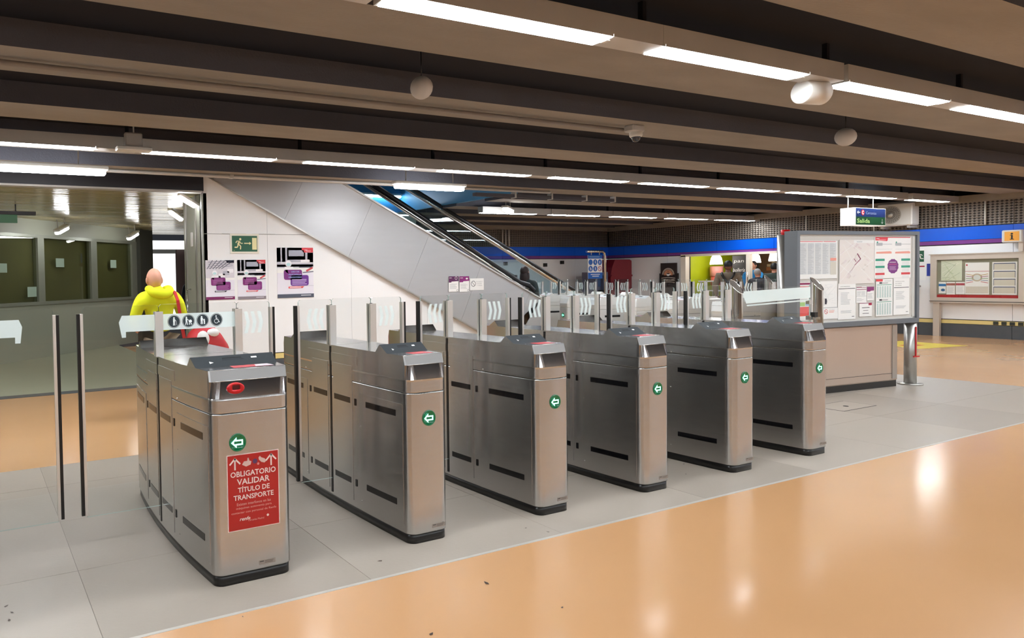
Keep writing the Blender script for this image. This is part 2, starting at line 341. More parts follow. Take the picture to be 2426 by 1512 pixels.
# far wall
wf=structure('wall_far')
xb=[XR-1.41*i for i in range(0,9)][::-1]
for i in range(len(xb)-1):
    a,b_=xb[i]+g,xb[i+1]-g
    box1('wall_panel',wf,WHITEP,a,b_,YF+.004,YF+.05,.35,1.825); box1('blue_band_panel',wf,BLUEP,a,b_,YF,YF+.05,1.925,2.18); box1('purple_band_panel',wf,PURP,a,b_,YF+.004,YF+.05,1.845,1.92)
    box1('grille_panel',wf,GRILLE,a,b_,YF+.02,YF+.06,2.19,2.68); box1('skirting_panel',wf,SKIRT,a,b_,YF-.012,YF+.05,0,.255); box1('yellow_trim',wf,YEL,a,b_,YF-.006,YF+.05,.262,.335)
box1('wall_core',wf,SEAM,xb[0],XR,YF+.045,YF+.2,0,2.95); box1('lintel_beam',wf,CONC,xb[0],XR,YF-.15,YF+.1,2.67,2.8)
for xx in (13.5,13.62,13.74): MB().tube([(xx,YF-.03,2.2),(xx,YF-.03,2.68)],.014,WPLAST,8).build('conduit_pipe',wf)
# enclosing walls outside the frame
wb=structure('wall_back'); box1('wall_face',wb,mat('dark hall end wall','5e534c',.6,0,var=.1),XL,XR,YB-.2,YB,0,2.95)
wl=structure('wall_left'); box1('wall_face',wl,mat('grey hall side wall','a39e97',.5,0,var=.05),XL-.2,XL,YB,22,0,2.95)
# poster wall beside the escalator
XW0=2.885
wp=structure('wall_poster')
px_=[XW0,3.83,5.2,6.6,8.0,9.05]
def esc_low(x): return 2.816-(x-2.978)*.5055
for i in range(len(px_)-1):
    a,b_=px_[i]+.002,px_[i+1]-.002
    for z0,z1 in ((.35,2.045),(2.05,2.83)):
        # cut under the sloping truss is hidden behind it: stop panels at truss mid line
        za,zb=min(z1,esc_low(a)+.35),min(z1,esc_low(b_)+.35)
        if za<=z0+.02: continue
        zb=max(zb,z0+.01)
        MB().prism([(a,z0),(b_,z0),(b_,zb),(a,za)],YP,YP+.04,WHITEP).build('wall_panel',wp)
    box1('yellow_trim',wp,YEL,a,b_,YP-.006,YP+.04,.262,.337); box1('skirting_panel',wp,SKIRT,a,b_,YP-.012,YP+.04,0,.255)
MB().prism([(XW0,0),(8.9,0),(8.9,.95),(5.0,2.9),(XW0,2.9)],YP+.035,YP+.16,SEAM).build('wall_core',wp)
MB().box(3.15,3.5,YP-.012,YP,2.05,2.056,WPLAST).box(3.6,3.95,YP-.012,YP,2.05,2.056,WPLAST).build('picture_rail',wp)
# corridor on the left: fascia box, slatted glossy ceiling, jamb wall, glazed kiosk front
tr=structure('trim_1')
FAS=mat('charcoal fascia','2c2b30',.45,.2,var=.15,scale=5)
box1('fascia_panel',tr,FAS,XL,XW0,YP-.04,YP+.1,2.625,2.86); box1('fascia_edge',tr,GALV,XL,XW0-.02,YP-.05,YP+.1,2.6,2.625)
cc=structure('ceiling_corridor')
SLAT=mat('glossy cream ceiling slat','b3a67c',.2,.1,var=.05,scale=3,bump=.05,bscale=6,stretch=(.4,6,1))
for k in range(52):
    y=YP+.1+k*.16
    t1=random.uniform(-.0022,.0022); a0,a1=y+.003,y+.157; zz=2.602
    X8=3.6 if y<12.5 else 7.2
    MB().add([(XL,a0,zz+t1),(X8,a0,zz+t1),(X8,a1,zz-t1),(XL,a1,zz-t1),(XL,a0,2.64),(X8,a0,2.64),(X8,a1,2.64),(XL,a1,2.64)],[(0,1,2,3),(4,5,6,7),(0,1,5,4),(3,2,6,7),(0,3,7,4),(1,2,6,5)],SLAT).build('ceiling_slat',cc)
wc=structure('wall_corridor')
JAMB=mat('grey green steel jamb','a3a79a',.45,.05,var=.06,scale=3)
MB().box(XW0-.0,XW0+.05,YP,YP+.95,0,2.6,JAMB).build('jamb_panel',wc)
MB().box(XW0-.02,XW0,YP+.3,YP+.34,0,2.6,SATIN).box(XW0-.02,XW0,YP+.02,YP+.06,0,2.6,SATIN).box(XW0-.015,XW0,YP+.8,YP+.86,0,2.6,SATIN).build('jamb_strip',wc)
MB().tube([(XW0-.01,YP+.62,1.28),(XW0-.07,YP+.62,1.28),(XW0-.07,YP+.62,.75),(XW0-.01,YP+.62,.75)],.012,CHROME,8).build('pull_handle',wc)
MB().box(XW0-.02,XW0,YP+.5,YP+.56,1.9,2.1,WPLAST).box(XW0-.02,XW0,YP+.5,YP+.56,.72,.92,WPLAST).build('hinge_plate',wc)
# kiosk front: runs from (.0,12.56) at 43 degrees
KA=43.0; ko=Vector((.43,12.96,0)); ku=Vector((math.cos(R(KA)),math.sin(R(KA)),0))
kk=structure('wall_kiosk'); 
def kbox(name,s0,s1,z0,z1,m,d0=0,d1=.08,parent=kk):
    o=MB().box(s0,s1,d0,d1,z0,z1,m).build(name,parent); o.location=ko; o.rotation_euler.z=R(KA); return o
KFR=mat('grey green frame','8f9386',.35,.3,var=.05); KWALL=mat('grey corridor wall','a3a797',.4,0,var=.06,scale=2)
DGL=glassmat('dark window glass',(.80,.82,.70),1.0)
def kx(u): # distance along kiosk wall for a column of the view
    p=hit(u,600,(ko.x,ko.y),KA); return (Vector((p.x,p.y,0))-ko).dot(ku)
kbox('wall_face',-8,kx(350),0,1.03,KWALL); kbox('wall_face',-8,kx(350),2.32,2.62,KWALL)
kbox('column',kx(322),kx(352),0,2.62,mat('dark grey column','45463f',.5,.1,var=.1),-.12,.3)
ws=[(-95,-6),(0,90),(102,215),(227,312)]
bays=[(kx(-200),kx(-115)),(kx(-100),kx(88)),(kx(103),kx(214)),(kx(228),kx(311))]
kbox('backing_panel',-8,kx(350),1.0,2.4,mat('unlit interior','807c60',.7,0,var=.25,scale=1.5),.12,.16)
kbox('window_head',-8,kx(350),2.26,2.32,KFR,-.02,.1); kbox('window_sill',-8,kx(350),1.0,1.06,KFR,-.04,.1)
wn=1
for a,b_ in bays:
    W_=structure('window_%d'%wn); wn+=1
    kbox('pane',a,b_,1.06,2.26,DGL,.03,.0301,W_)
for n_,(u,v,u2,v2) in enumerate(((137,612,157,633),(266,616,280,635),(0,624,22,646),(70,680,92,703))):
    pa,pb=hit(u,v,(ko.x+.02,ko.y-.02),KA),hit(u2,v2,(ko.x+.02,ko.y-.02),KA); sa=(Vector((pa.x,pa.y,0))-ko).dot(ku); sb=(Vector((pb.x,pb.y,0))-ko).dot(ku)
    kbox('window_notice',sa,sb,pb.z,pa.z,mat('pale green paper','9fb5a4',.6),.02,.024)
for a,b_ in zip(bays[:-1],bays[1:]): kbox('mullion',a[1],b_[0],1.06,2.26,KFR,-.02,.1)
kbox('mullion',bays[-1][1],kx(322),1.06,2.26,KFR,-.02,.1)
hx=thing('corridor_exit_sign','dark hanging exit sign box in the corridor at left','sign',(.62,11.0,2.42))
MB().box(-.28,.28,-.06,.06,.02,.07,FAS).box(-.25,.02,-.03,.03,-.1,.02,mat('dim green sign','2c4a34',.4,emit=.15,ecol='2f8a50')).build('box',hx); MB().tube([(.0,0,.07),(.0,0,.18)],.01,FAS,6).build('rod',hx)
# far end of the corridor: pale wall, sign band, brown partition
box1('wall_face',wc,mat('pale corridor end wall','c9c6bd',.5,0,var=.04),-2,12,21.8,22,0,2.6)
box1('sign_band',wc,mat('backlit white band',(1,1,1),.5,emit=1.2,ecol=(1,1,.97)),3.9,7.0,18.6,18.7,2.28,2.52)
box1('partition_panel',wc,mat('brown partition','3a2a27',.5,0,var=.1),5.25,7.2,18.8,18.9,0,2.28)
box1('back_lit_panel',wc,mat('backlit white panel',(1,1,1),.5,emit=1.6,ecol=(1,1,1)),4.25,5.1,18.4,18.46,.3,2.15)
box1('side_wall',wc,KWALL,7.2,7.3,10.2,22,0,2.6)
box1('partition_panel',wc,mat('dark door slab','23221f',.5),3.9,4.2,18.4,18.5,0,2.2)
# ================================================================== LIGHTS (fluorescent lines under the slab)
def ceil_module(x0,x1,y,label,group,zl=2.66,end=None):
    t=thing('ceiling_light',label,'light',((x0+x1)/2,y,zl),0,group); h=(x1-x0)/2
    # housing: channel with a recess for the diffuser
    hb=MB(); L2=end if end else 1.78; a=-h-.02; b_=a+L2
    hb.box(a,b_,-.065,.08,.012,.115,GALV).box(a,-h-.004,-.065,.08,0,.012,GALV).box(h+.004,b_,-.065,.08,0,.012,GALV).box(-h,h,-.065,-.058,0,.012,GALV).box(-h,h,.073,.08,0,.012,GALV)
    hb.build('housing',t)
    db=MB(); db.box(-h,h,-.057,.072,-.004,.011,LENS); db.build('diffuser',t)
    MB().box(h+.004,h+.03,-.02,.02,-.006,.0,WPLAST).build('end_clip',t)
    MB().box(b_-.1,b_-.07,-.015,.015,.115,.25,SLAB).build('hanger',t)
    return t
ORD=['first','second','third','fourth','fifth','sixth','seventh','eighth','ninth','tenth','eleventh','twelfth','thirteenth']
row1=[-3.75,-1.95,-.1,1.717,3.5,5.33,7.05,8.85,10.65,12.45,14.25,16.0]
proto=None
def put_row(xs,y,names,group,ln=1.37,zl=2.66):
    global proto
    for x,nm in zip(xs,names):
        if proto is None: proto=ceil_module(x,x+ln,y,nm,group,zl)
        else: dup(proto,nm,(x+ln/2,y,zl),0,group)
vis=[3,4,5,6]
n1=[]
for i,x in enumerate(row1):
    n1.append({3:'fluorescent ceiling light nearest the viewer, leftmost long glowing panel of the front row',4:'second glowing panel from the left in the front row of ceiling lights',5:'glowing ceiling panel just right of the white cylinder loudspeaker, front row',6:'rightmost glowing panel of the front row of ceiling lights, cut by the frame'}.get(i,'fluorescent panel of the front row of ceiling lights outside the view'))
put_row(row1,2.60,n1,'front row of ceiling lights')
row2=[-3.9,-2.1,-.3,1.53,3.27,5.05,6.83,8.55,10.30,12.05,13.85,15.8]
nm2=['fluorescent panel in the second row of ceiling lights, outside the view','fluorescent panel in the second row of ceiling lights, outside the view']+['%s glowing panel from the left in the second row of ceiling lights'%ORD[i] for i in range(10)]
put_row(row2,6.56,nm2,'second row of ceiling lights')
row3=[9.0+1.8*i for i in range(5)]
put_row(row3,10.42,['%s thin glowing panel from the left in the farthest row of ceiling lights'%ORD[i] for i in range(5)],'farthest row of ceiling lights',zl=2.62)
for r,y in enumerate((-1.24,-5.1,-9.0)):
    put_row([-3.9+1.8*i for i in range(12)],y,['fluorescent ceiling light in the part of the hall behind the viewer']*12,'ceiling lights behind the viewer')
def batten(name,p0,p1,label,r=.045,hang=.12,group=None,m=None,z=0):
    p0,p1=Vector(p0),Vector(p1); L_=(p1-p0).length; d=(p1-p0); t=thing(name,label,'light',(p0+p1)/2,math.atan2(d.y,d.x),group); h=L_/2; t.rotation_euler.y=-math.atan2(d.z,math.hypot(d.x,d.y))
    MB().rbox(-h,h,-r,r,-r*.6,r*.5,m or LENSB,.012).build('diffuser',t); MB().rbox(-h-.03,h+.03,-r-.01,r+.01,r*.5,r*.5+.04,WPLAST,.008).build('tray',t)
    ym=(p0.y+p1.y)/2; inb=((ym-2.87)%1.28)<.48; top=2.6 if hang<0 else (2.75 if inb else 2.91)
    if hang==-2: MB().box(-h*.8,h*.8,0,.06,r*.5,r*.5+.03,GALV).build('bracket',t); return t
    for sx in (-1,1): MB().tube([(sx*h*.7,0,r*.5+.035),(sx*h*.7,0,top-t.location.z)],.008,GALV,6).build('hanger',t)
    return t
batten('batten_light',(-.5,7.45,2.58),(1.32,7.45,2.58),'bright surface light hung at left in front of the dark fascia',.05,.13)
batten('batten_light',(5.05,7.5,2.60),(6.15,7.5,2.60),'bright surface light hung above the foot of the escalator',.05,.11)
batten('batten_light',(7.2,12.3,3.12),(8.4,12.3,3.12),'thin wall light seen through the escalator glass',.04,-2)
batten('batten_light',(4.2,9.1,4.4),(6.2,9.1,4.4),'added stairwell fill light above the ceiling line, out of view',.04,-2)  # unseen lamp put in to brighten the stairwell
batten('batten_light',(8.95,9.72,2.62),(9.5,10.15,2.62),'short ceiling light set at an angle behind the escalator handrail',.05,.09)
batten('batten_light',(2.60,9.09,2.55),(2.84,9.155,2.435),'first slanting tube light on the corridor side wall',.035,-1)
batten('batten_light',(3.0,11.08,2.55),(3.25,11.29,2.435),'second slanting tube light farther down the corridor',.035,-1)
batten('batten_light',(1.41,12.9,2.307),(1.62,13.25,2.43),'short tube light over the dark kiosk windows, left one',.05,-1)
batten('batten_light',(2.98,14.30,2.30),(3.22,14.62,2.427),'short tube light over the dark kiosk windows, right one',.05,-1)
batten('batten_light',(-1.2,9.6,2.5),(-1.2,11.1,2.5),'added corridor fill light, unseen just beyond the left edge of the view',.05,-1)  # unseen lamp added to brighten the corridor
batten('batten_light',(-3.8,12.5,2.5),(-3.8,14,2.5),'added corridor fill light, unseen far beyond the left edge of the view',.05,-1)  # also added out of view for a brighter corridor
batten('batten_light',(4.6,12.2,2.5),(4.6,13.7,2.5),'added corridor fill light hidden behind the poster wall',.05,-1)  # added behind the wall as extra corridor light
batten('batten_light',(-2.5,10.5,2.5),(-2.5,12,2.5),'corridor tube light beyond the left edge of the view',.05,-1)
# ================================================================== TICKET GATES
GL=1.606; ZTOP=.998
def gate(label,W,b,loc,rz=0,group=None,lw=.405,llen=None,rlen=None,wide=False):
    t=thing('ticket_gate',label,'ticket gate',loc,rz,group)
    def hw(y): u=2*y/GL-1; return W/2+b*(1-u*u)
    rc=.05
    def outline(inset=0):
        pts=[]
        n=10
        for k in range(5): a=R(180+90*k/4)  # front-left corner
        def corner(sx,sy):
            cx,cy=sx*(W/2-rc),(rc if sy<0 else GL-rc); o=[]
            for k in range(6):
                a=R(90*k/5); o.append((cx+sx*(rc-inset)*math.cos(a)+ (sx*(hw(rc)-W/2)*math.cos(a)), cy+sy*(rc-inset)*math.sin(a)))
            return o      # from side towards end
        r_f=corner(1,-1); l_f=corner(-1,-1); r_b=corner(1,1); l_b=corner(-1,1)
        side=[rc+(GL-2*rc)*i/14 for i in range(1,14)]
        pts+= l_f+r_f[::-1]                       # front, left to right
        pts+= [(hw(y)-inset,y) for y in side]
        pts+= r_b+l_b[::-1]
        pts+= [(-hw(y)+inset,y) for y in side[::-1]]
        return pts
    def slant(z):  # set back of the head above the crease
        if z<=.872: return 0
        if z<=.9485: return (z-.872)/.0765*.027
        return .027+(z-.9485)/.05*.022
    def loft(zs,m,inset=0,cap=True,smooth=True,top=None):
        mb=MB(); ol=outline(inset); n=len(ol); v=[]
        for z in zs:
            s_=slant(z)
            for x,y in ol: v.append((x,min(max(y,s_),GL-s_),z))
        f=[(k*n+i,k*n+(i+1)%n,(k+1)*n+(i+1)%n,(k+1)*n+i) for k in range(len(zs)-1) for i in range(n)]
        mb.add(v,f,m,smooth)
        if cap: mb.add(v[-n:],[tuple(range(n))],top or m); mb.add(v[:n],[tuple(range(n-1,-1,-1))],m)
        return mb
    loft([0,.052],PLINTH,.006).build('plinth',t)
    loft([.052,.058,.06,.795,.80],STEEL).build('cabinet_body',t)
    loft([.79,.815],SEAM,.004).build('seam_core',t)  # dark core filling the seam between body and head
    hd=MB()
    h1=loft([.8035,.809,.86,.872],STEEL,cap=True); 
    hd.v,hd.f,hd.mi,hd.ms,hd.sm=h1.v,h1.f,h1.mi,h1.ms,h1.sm
    h2=loft([.872,.9485],STEEL,cap=False,smooth=False); h3=loft([.9485,ZTOP],STEEL,cap=True,smooth=False,top=STEELTOP)
    for h_,fm in ((h2,STEELS),(h3,STEELR)):
        kf=h_._m(fm)
        for i in list(range(1,10))+list(range(26,35)): h_.mi[i]=kf
    for h in (h2,h3): 
        o=len(hd.v); hd.v+=h.v; km=[hd._m(m_) for m_ in h.ms]; hd.f+=[tuple(i+o for i in f_) for f_ in h.f]; hd.mi+=[km[i] for i in h.mi]; hd.sm+=h.sm
    hd.build('cabinet_head',t)
    # polished edges that outline the sloping front
    for end in (0,1):
        fy=(lambda y:y) if end==0 else (lambda y:GL-y)
        # reader hump
        mb=MB(); y1,y2,y3=.187,.256,.296
        for (ya,za),(yb_,zb_),mm in (((y1,ZTOP),(y2,1.042),READER),((y2,1.042),(y3,ZTOP),STEEL)):
            v=[(-hw(ya)+.001,fy(ya),za),(hw(ya)-.001,fy(ya),za),(hw(yb_)-.001,fy(yb_),zb_),(-hw(yb_)+.001,fy(yb_),zb_)]; mb.add(v,[(0,1,2,3)],mm)
        for s_ in (-1,1): mb.add([(s_*(hw(y1)-.001),fy(y1),ZTOP),(s_*(hw(y3)-.001),fy(y3),ZTOP),(s_*(hw(y2)-.001),fy(y2),1.042)],[(0,1,2)],STEEL)
        hump=mb.build('reader_hump',t)
        # icons on the reader: triangle, slot, dash
        def on(u,q,lift=.0012):   # u across -1..1, q up the plate 0..1
            y=y1+(y2-y1)*q; z=ZTOP+.044*q; return (u*(hw(y)-.001),fy(y-.0008),z+lift)
        ic=MB(); WH=flat('f2f2f2',.3)
        ic.add([on(-.62,.48),on(-.52,.36),on(-.62,.26)],[(0,1,2)],WH); ic.add([on(.42,.72),on(.56,.72),on(.56,.58),on(.42,.58)],[(0,1,2,3)],WH)
        ic.add([on(-.28,.7,.001),on(.18,.7,.001),on(.25,.5,.001),on(-.3,.5,.001)],[(0,1,2,3)],flat('3a3e42'))
        ic.add([on(-.28,.74,.0016),on(.18,.74,.0016),on(.18,.68,.0016),on(-.28,.68,.0016)],[(0,1,2,3)],flat('1a1c1e'))
        ic.build('reader_icons',hump)
        if end==0:
            MB().add([(-W*.12,.165,ZTOP+.0008),(W*.36,.165,ZTOP+.0008),(W*.40,.085,ZTOP+.0008),(-W*.14,.085,ZTOP+.0008)],[(0,1,2,3)],mat('red label','c01c2c',.4)).build('red_label',t,label='red label on the top edge')
        else: MB().add([(-W*.3,fy(.165),ZTOP+.0008),(W*.2,fy(.165),ZTOP+.0008),(W*.2,fy(.085),ZTOP+.0008),(-W*.3,fy(.085),ZTOP+.0008)],[(0,1,2,3)],flat('8a2030')).build('red_label',t)
    # front: edge line around the sloping panel, arrow light, rating plate
    e=MB(); 
    for z0,z1 in ((.872,.9485),(.9485,ZTOP)):
        for s_ in (-1,1):
            def xx(z): return s_*(W/2-.002- (.018 if z<.9 else 0.0 if z>.99 else .004))
    e.tube([(-W/2+.012,slant(.9485)-.0005,.9485),(W/2-.012,slant(.9485)-.0005,.9485)],.0013,CHROME,6)
    e.tube([(-W/2+.003,slant(ZTOP)+.0005,ZTOP),(W/2-.003,slant(ZTOP)+.0005,ZTOP)],.0013,CHROME,6)
    e.build('edge_bead',t)
    ax=0 if not wide else -.075; az=.664; ar=.038
    al=MB(); al.lathe([(ar+.004,0.0),(ar+.004,-.004),(ar,-.006),(ar-.002,-.003),(1e-5,-.003)],(ax,0,az),mat('dark green lens','07301f',.08,0,emit=.35,ecol='0a8a50'),24,'y')
    a_=al.build('arrow_light',t)
    ap=Print(0,0); ap.l=6; EM=mat('lit arrow','b9fff0',.3,emit=2.6,ecol=(.30,1.,.72))
    q=ar*.92
    outer=[(-.95,0),(-.18,.72),(-.18,.36),(.72,.36),(.72,-.36),(-.18,-.36),(-.18,-.72)]; inner=[(-.60,0),(-.36,.30),(-.36,.17),(.52,.17),(.52,-.17),(-.36,-.17),(-.36,-.30)]
    n=len(outer)
    ap.add([(ax+x*q,ap.y(),az+z*q) for x,z in outer]+[(ax+x*q,ap.y(),az+z*q) for x,z in inner],[(i,(i+1)%n,(i+1)%n+n,i+n) for i in range(n)],EM)
    ap.build('arrow_symbol',a_,label='glowing green arrow pointing left')
    rp=Print(0,0); rp.l=0; rp.rect(W*.05,.07,.085,.02,flat('9b8f85')).up().rect(W*.05+.005,.083,.02,.004,flat('3c3633')).rect(W*.05+.03,.083,.045,.003,flat('6c625b')).rect(W*.05+.03,.076,.04,.003,flat('6c625b'))
    rp.build('rating_plate',t)
    # side doors, sensor strips, slots
    def sidepanel(name,y0,y1,z0,z1,m,off,th=.003,parent=t,seg=6,**kw):
        r_=[]
        for s_ in (-1,1):
            mb=MB(); v=[];f=[]
            for i in range(seg+1):
                y=y0+(y1-y0)*i/seg
                for z in (z0,z1):
                    v.append((s_*(hw(y)+off),y,z)); v.append((s_*(hw(y)+off-th-.004),y,z))
            for i in range(seg):
                a=i*4; b4=a+4
                f+=[(a,b4,b4+2,a+2),(a,a+1,b4+1,b4),(a+2,b4+2,b4+3,a+3)]
            f+=[(0,2,3,1),(seg*4,seg*4+1,seg*4+3,seg*4+2)]
            mb.add(v,f,m,False); r_.append(mb.build(name,parent,**kw))
        return r_
    for mir in (0,1):
        def Y(a,b_): return (a,b_) if mir==0 else (GL-b_,GL-a)
        y0,y1=Y(.055,.462); sidepanel('door_panel',y0,y1,.095,.74,STEEL,.0022)
        y0,y1=Y(.542,.768); sidepanel('door_panel',y0,y1,.09,.892,STEEL,.0022); sidepanel('cover_strip',*Y(.485,.79),.90,.952,STEEL,.0022)
        for z0,z1 in ((.668,.702),(.188,.222)):
            y0,y1=Y(.112,.396); sidepanel('sensor_strip',y0,y1,z0,z1,DARKSLOT,.0034)
            y0,y1=Y(.566,.756); sidepanel('sensor_strip',y0,y1,z0,z1,DARKSLOT,.0034)
            y0,y1=Y(.501,.517); sidepanel('sensor_window',y0,y1,z0-.006,z1,DARKSLOT,.0034,seg=1)
        for z,yy in ((.815,.447),(.55,.452),(.11,.45)):
            yv=yy if mir==0 else GL-yy
            for s_ in (-1,1): MB().lathe([(.005,0),(.004,s_*.003),(1e-5,s_*.004)],(s_*hw(yv),yv,z),CHROME,8,'x').build('screw',t)
    c=GL/2; sidepanel('slot',c-.009,c+.009,.07,.99,BLACK,.0028,seg=1)
    # barrier: posts, fixed pane, two sliding leaves in the plane across the gate
    pp=hw(c)-.008; c2=c-.005
    for s_ in (-1,1):
        MB().box(s_*pp-.022,s_*pp+.022,c2-.026,c2-.006,ZTOP,1.247,STEELP).box(s_*pp-.022,s_*pp-.010,c2+.008,c2+.022,ZTOP,1.247,STEELP).box(s_*pp-.006,s_*pp+.006,c2-.006,c2+.008,ZTOP,1.25,SEAM).build('post',t)
    fp=MB(); pane(fp,[(-pp+.004,1.0),(pp-.004,1.0),(pp-.004,1.275),(pp-.016,1.287),(-pp+.016,1.287),(-pp+.004,1.275)],c2-.005,c2+.005,GLASS); fx=fp.build('fixed_pane',t)
    for s_,ln in ((-1,llen or lw),(1,rlen or lw)):
        if ln<0: continue
        x0=pp-.004; x1=ln-.030
        pz=[(x0,.16),(x1,.16),(x1,1.27),(x1-.004,1.279),(x1-.014,1.284),(x0+.014,1.284),(x0+.004,1.279),(x0,1.27)]
        pts=[(s_*a,z) for a,z in pz]
        g1=pane(MB(),pts,c2-.005,c2+.005,GLASS).build('glass_leaf',t)
        MB().box(s_*(x1-.002),s_*(x1+.013),c2-.016,c2+.012,.172,1.25,STEELP).build('edge_profile',g1)
        MB().box(s_*(x1+.013),s_*(x1+.030),c2-.011,c2+.009,.172,1.25,BLACK).build('rubber_seal',g1)
        fr=MB(); yv=c2-.0062
        if wide and s_==-1 or (ln>.43 and not wide and s_==1):
            # long frosted band with a bevelled end and a short tab
            if s_==-1: P_=[(-pp+.0,1.143),(-pp+.0,1.232),(-.435,1.232),(-.452,1.195),(-.437,1.112),(-.415,1.112),(-.415,1.143)]
            else: P_=[(pp,1.143),(pp,1.232),(.365+.06,1.232),(.44,1.195),(.43,1.112),(.405,1.112),(.405,1.143)]
            fr.add([(a,yv,z) for a,z in P_],[tuple(range(len(P_)))],FROST)
        else:
            cx=(x0+x1)/2+.0; wv=.022; h0,h1_=1.10,1.228
            for k in (-1,0,1):
                bx=cx+k*.042
                for (za,xa),(zb_,xb_) in (((h1_,-.008),((h0+h1_)/2,.008)),(((h0+h1_)/2,.008),(h0,-.008))):
                    v=[(s_*(bx+xa-wv/2),yv,za),(s_*(bx+xa+wv/2),yv,za),(s_*(bx+xb_+wv/2),yv,zb_),(s_*(bx+xb_-wv/2),yv,zb_)]; fr.add(v,[(0,1,2,3)],FROST)
        fr.build('frosted_marks',g1)
    if wide:
        pr_=Print(0,0); o_=pr_
        pr_.rect(-pp+.02,1.143,2*pp-.04,.089,FROST)
        DK=flat('1f2d33'); PW=flat('e8efee')
        pr_.up()
        for i,kd in enumerate(('cane','pram','child','chair')):
            xx=-.146+i*.0835; pr_.l=1; pr_.disc(xx,1.188,.037,DK,28); pr_.l=2; pr_.ring(xx,1.188,.033,.0345,PW,n=28); pr_.man(xx-(.0),1.166,.047,PW,kd)
        pr_.place('pictogram_band',(0,c2-.0055,0),parent=fx)
        # red emergency knob on the sloping panel
        kb=MB(); RED=mat('glossy red plastic','c2121b',.22,0,var=.05); cx,cz=-.075,.915; yb_=slant(cz)
        v=[];f=[];n=28
        rings=[(1,0,0),(.98,-.01,0),(.86,-.016,0),(.55,-.014,.0),(.42,-.012,0),(.40,-.009,0)]
        for r_,d,_ in rings:
            for k in range(n):
                a=2*math.pi*k/n; ex=.043*r_; ez=.027*r_
                if r_<.6: ex=.021 if r_>.5 else .019; ez=.013 if r_>.5 else .011
                ca,sa=math.cos(a),math.sin(a); 
                if r_<.6: sq=max(abs(ca),abs(sa)); ca/=sq; sa/=sq
                v.append((cx+ex*ca,yb_+d,cz+ez*sa+(.004 if r_<.6 else 0)))
        for i in range(len(rings)-1):
            for k in range(n): k2=(k+1)%n; f.append((i*n+k,i*n+k2,(i+1)*n+k2,(i+1)*n+k))
        kb.add(v,f,RED,True); kb.add(v[-n:],[tuple(range(n))],mat('dark red recess','5c060b',.4)); kb.build('emergency_knob',t,label='red oval emergency knob')
        # small paper on the top
        MB().add([(.08,.16,ZTOP+.001),(.15,.165,ZTOP+.001),(.155,.09,ZTOP+.001),(.06,.09,ZTOP+.001)],[(0,1,2,3)],flat('d8c8cc')).build('paper_label',t)
        # red notice
        RD=mat('red notice print','b3201f',.35); WT=flat('f0dcd8'); st=Print(.262,.358)
        st.l=-1; st.rrect(0,0,.262,.358,.002,WT,2).up().rect(.004,.004,.254,.35,RD); st.up()
        for xa in (.04,.222):
            st.line(xa,.286,xa,.338,.0075,WT).line(xa-.026,.312,xa+.002,.341,.0075,WT).line(xa+.026,.312,xa-.002,.341,.0075,WT)
        HM=flat('d6b9b4'); 
        st.poly([(.075,.307),(.095,.296),(.118,.303),(.122,.318),(.112,.322),(.108,.336),(.103,.336),(.101,.322),(.085,.322)],HM)
        st.poly([(.158,.33),(.165,.338),(.172,.33),(.19,.322),(.197,.31),(.188,.303),(.172,.308),(.16,.32)],HM); st.disc(.14,.316,.012,flat('5b3a63'),14).disc(.156,.302,.006,flat('d98a86'),10)
        st.text('OBLIGATORIO',.017,.252,.228,.026,WT,True).text('VALIDAR',.048,.214,.165,.028,WT,True).text('TÍTULO DE',.052,.178,.160,.030,WT,True).text('TRANSPORTE',.03,.143,.202,.024,WT,True)
        W2=flat('dfaaa4')
        st.text('Existen interfonos en las',.046,.117,.17,.013,W2).text('máquinas autoventa para',.042,.097,.178,.013,W2).text('contactar con personal de Renfe',.018,.077,.226,.013,W2)
        st.text('renfe',.058,.045,.052,.017,WT,True,.25).text('Cercanías Madrid',.1,.038,.08,.009,W2); st.disc(.2,.052,.006,WT,12)
        st.place('red_notice',(-.131,-.0006,.250),parent=t,label='red notice reading OBLIGATORIO VALIDAR TÍTULO DE TRANSPORTE')
    return t
YG=2.9437
g1=gate('widest and nearest steel ticket gate, with a red notice and red knob on its front',.385,.05,(1.165,YG,0),group='front row of ticket gates',llen=.672,rlen=.47,wide=True)
g2=gate('second steel ticket gate from the left, just right of the one with the red notice',.25,.03,(2.172,YG,0),group='front row of ticket gates')
for nm,x in (('third steel ticket gate from the left in the front row',3.078),('fourth steel ticket gate from the left in the front row',3.972),('fifth steel ticket gate from the left in the front row',4.879),('sixth steel ticket gate, last of the front row, beside the notice board',5.791)):
    gk=dup(g2,nm,(x,YG,0),group='front row of ticket gates')
    if x>5.7:      # the last gate has no right hand leaf
        for ch in [c for c in gk.children if c.name.startswith('glass_leaf') and max(v.co.x for v in c.data.vertices)>0]:
            for g_ in list(ch.children): bpy.data.objects.remove(g_)
            bpy.data.objects.remove(ch)
g0=gate('ticket gate at the left edge, only its wide glass leaf in view',.25,.03,(-.215,YG,0),group='front row of ticket gates',rlen=.62)
_sv=(STEEL,STEELS,STEELR,STEELTOP,READER)
STEEL=mat('pale satin gate steel',(.80,.79,.77),.42,.55,var=.04,scale=2,stretch=(3,3,40)); STEELS=mat('painted reflection facet',(.9,.9,.89),.35,.25); STEELR=STEELS; STEELTOP=mat('pale gate deck',(.82,.82,.82),.25,.7); READER=mat('pale reader plate','c9ccce',.35,.1)  # paler back-row set; facets painted near white for the light they reflect
names=['farthest','second farthest','third farthest','middle','third nearest','second nearest','nearest']
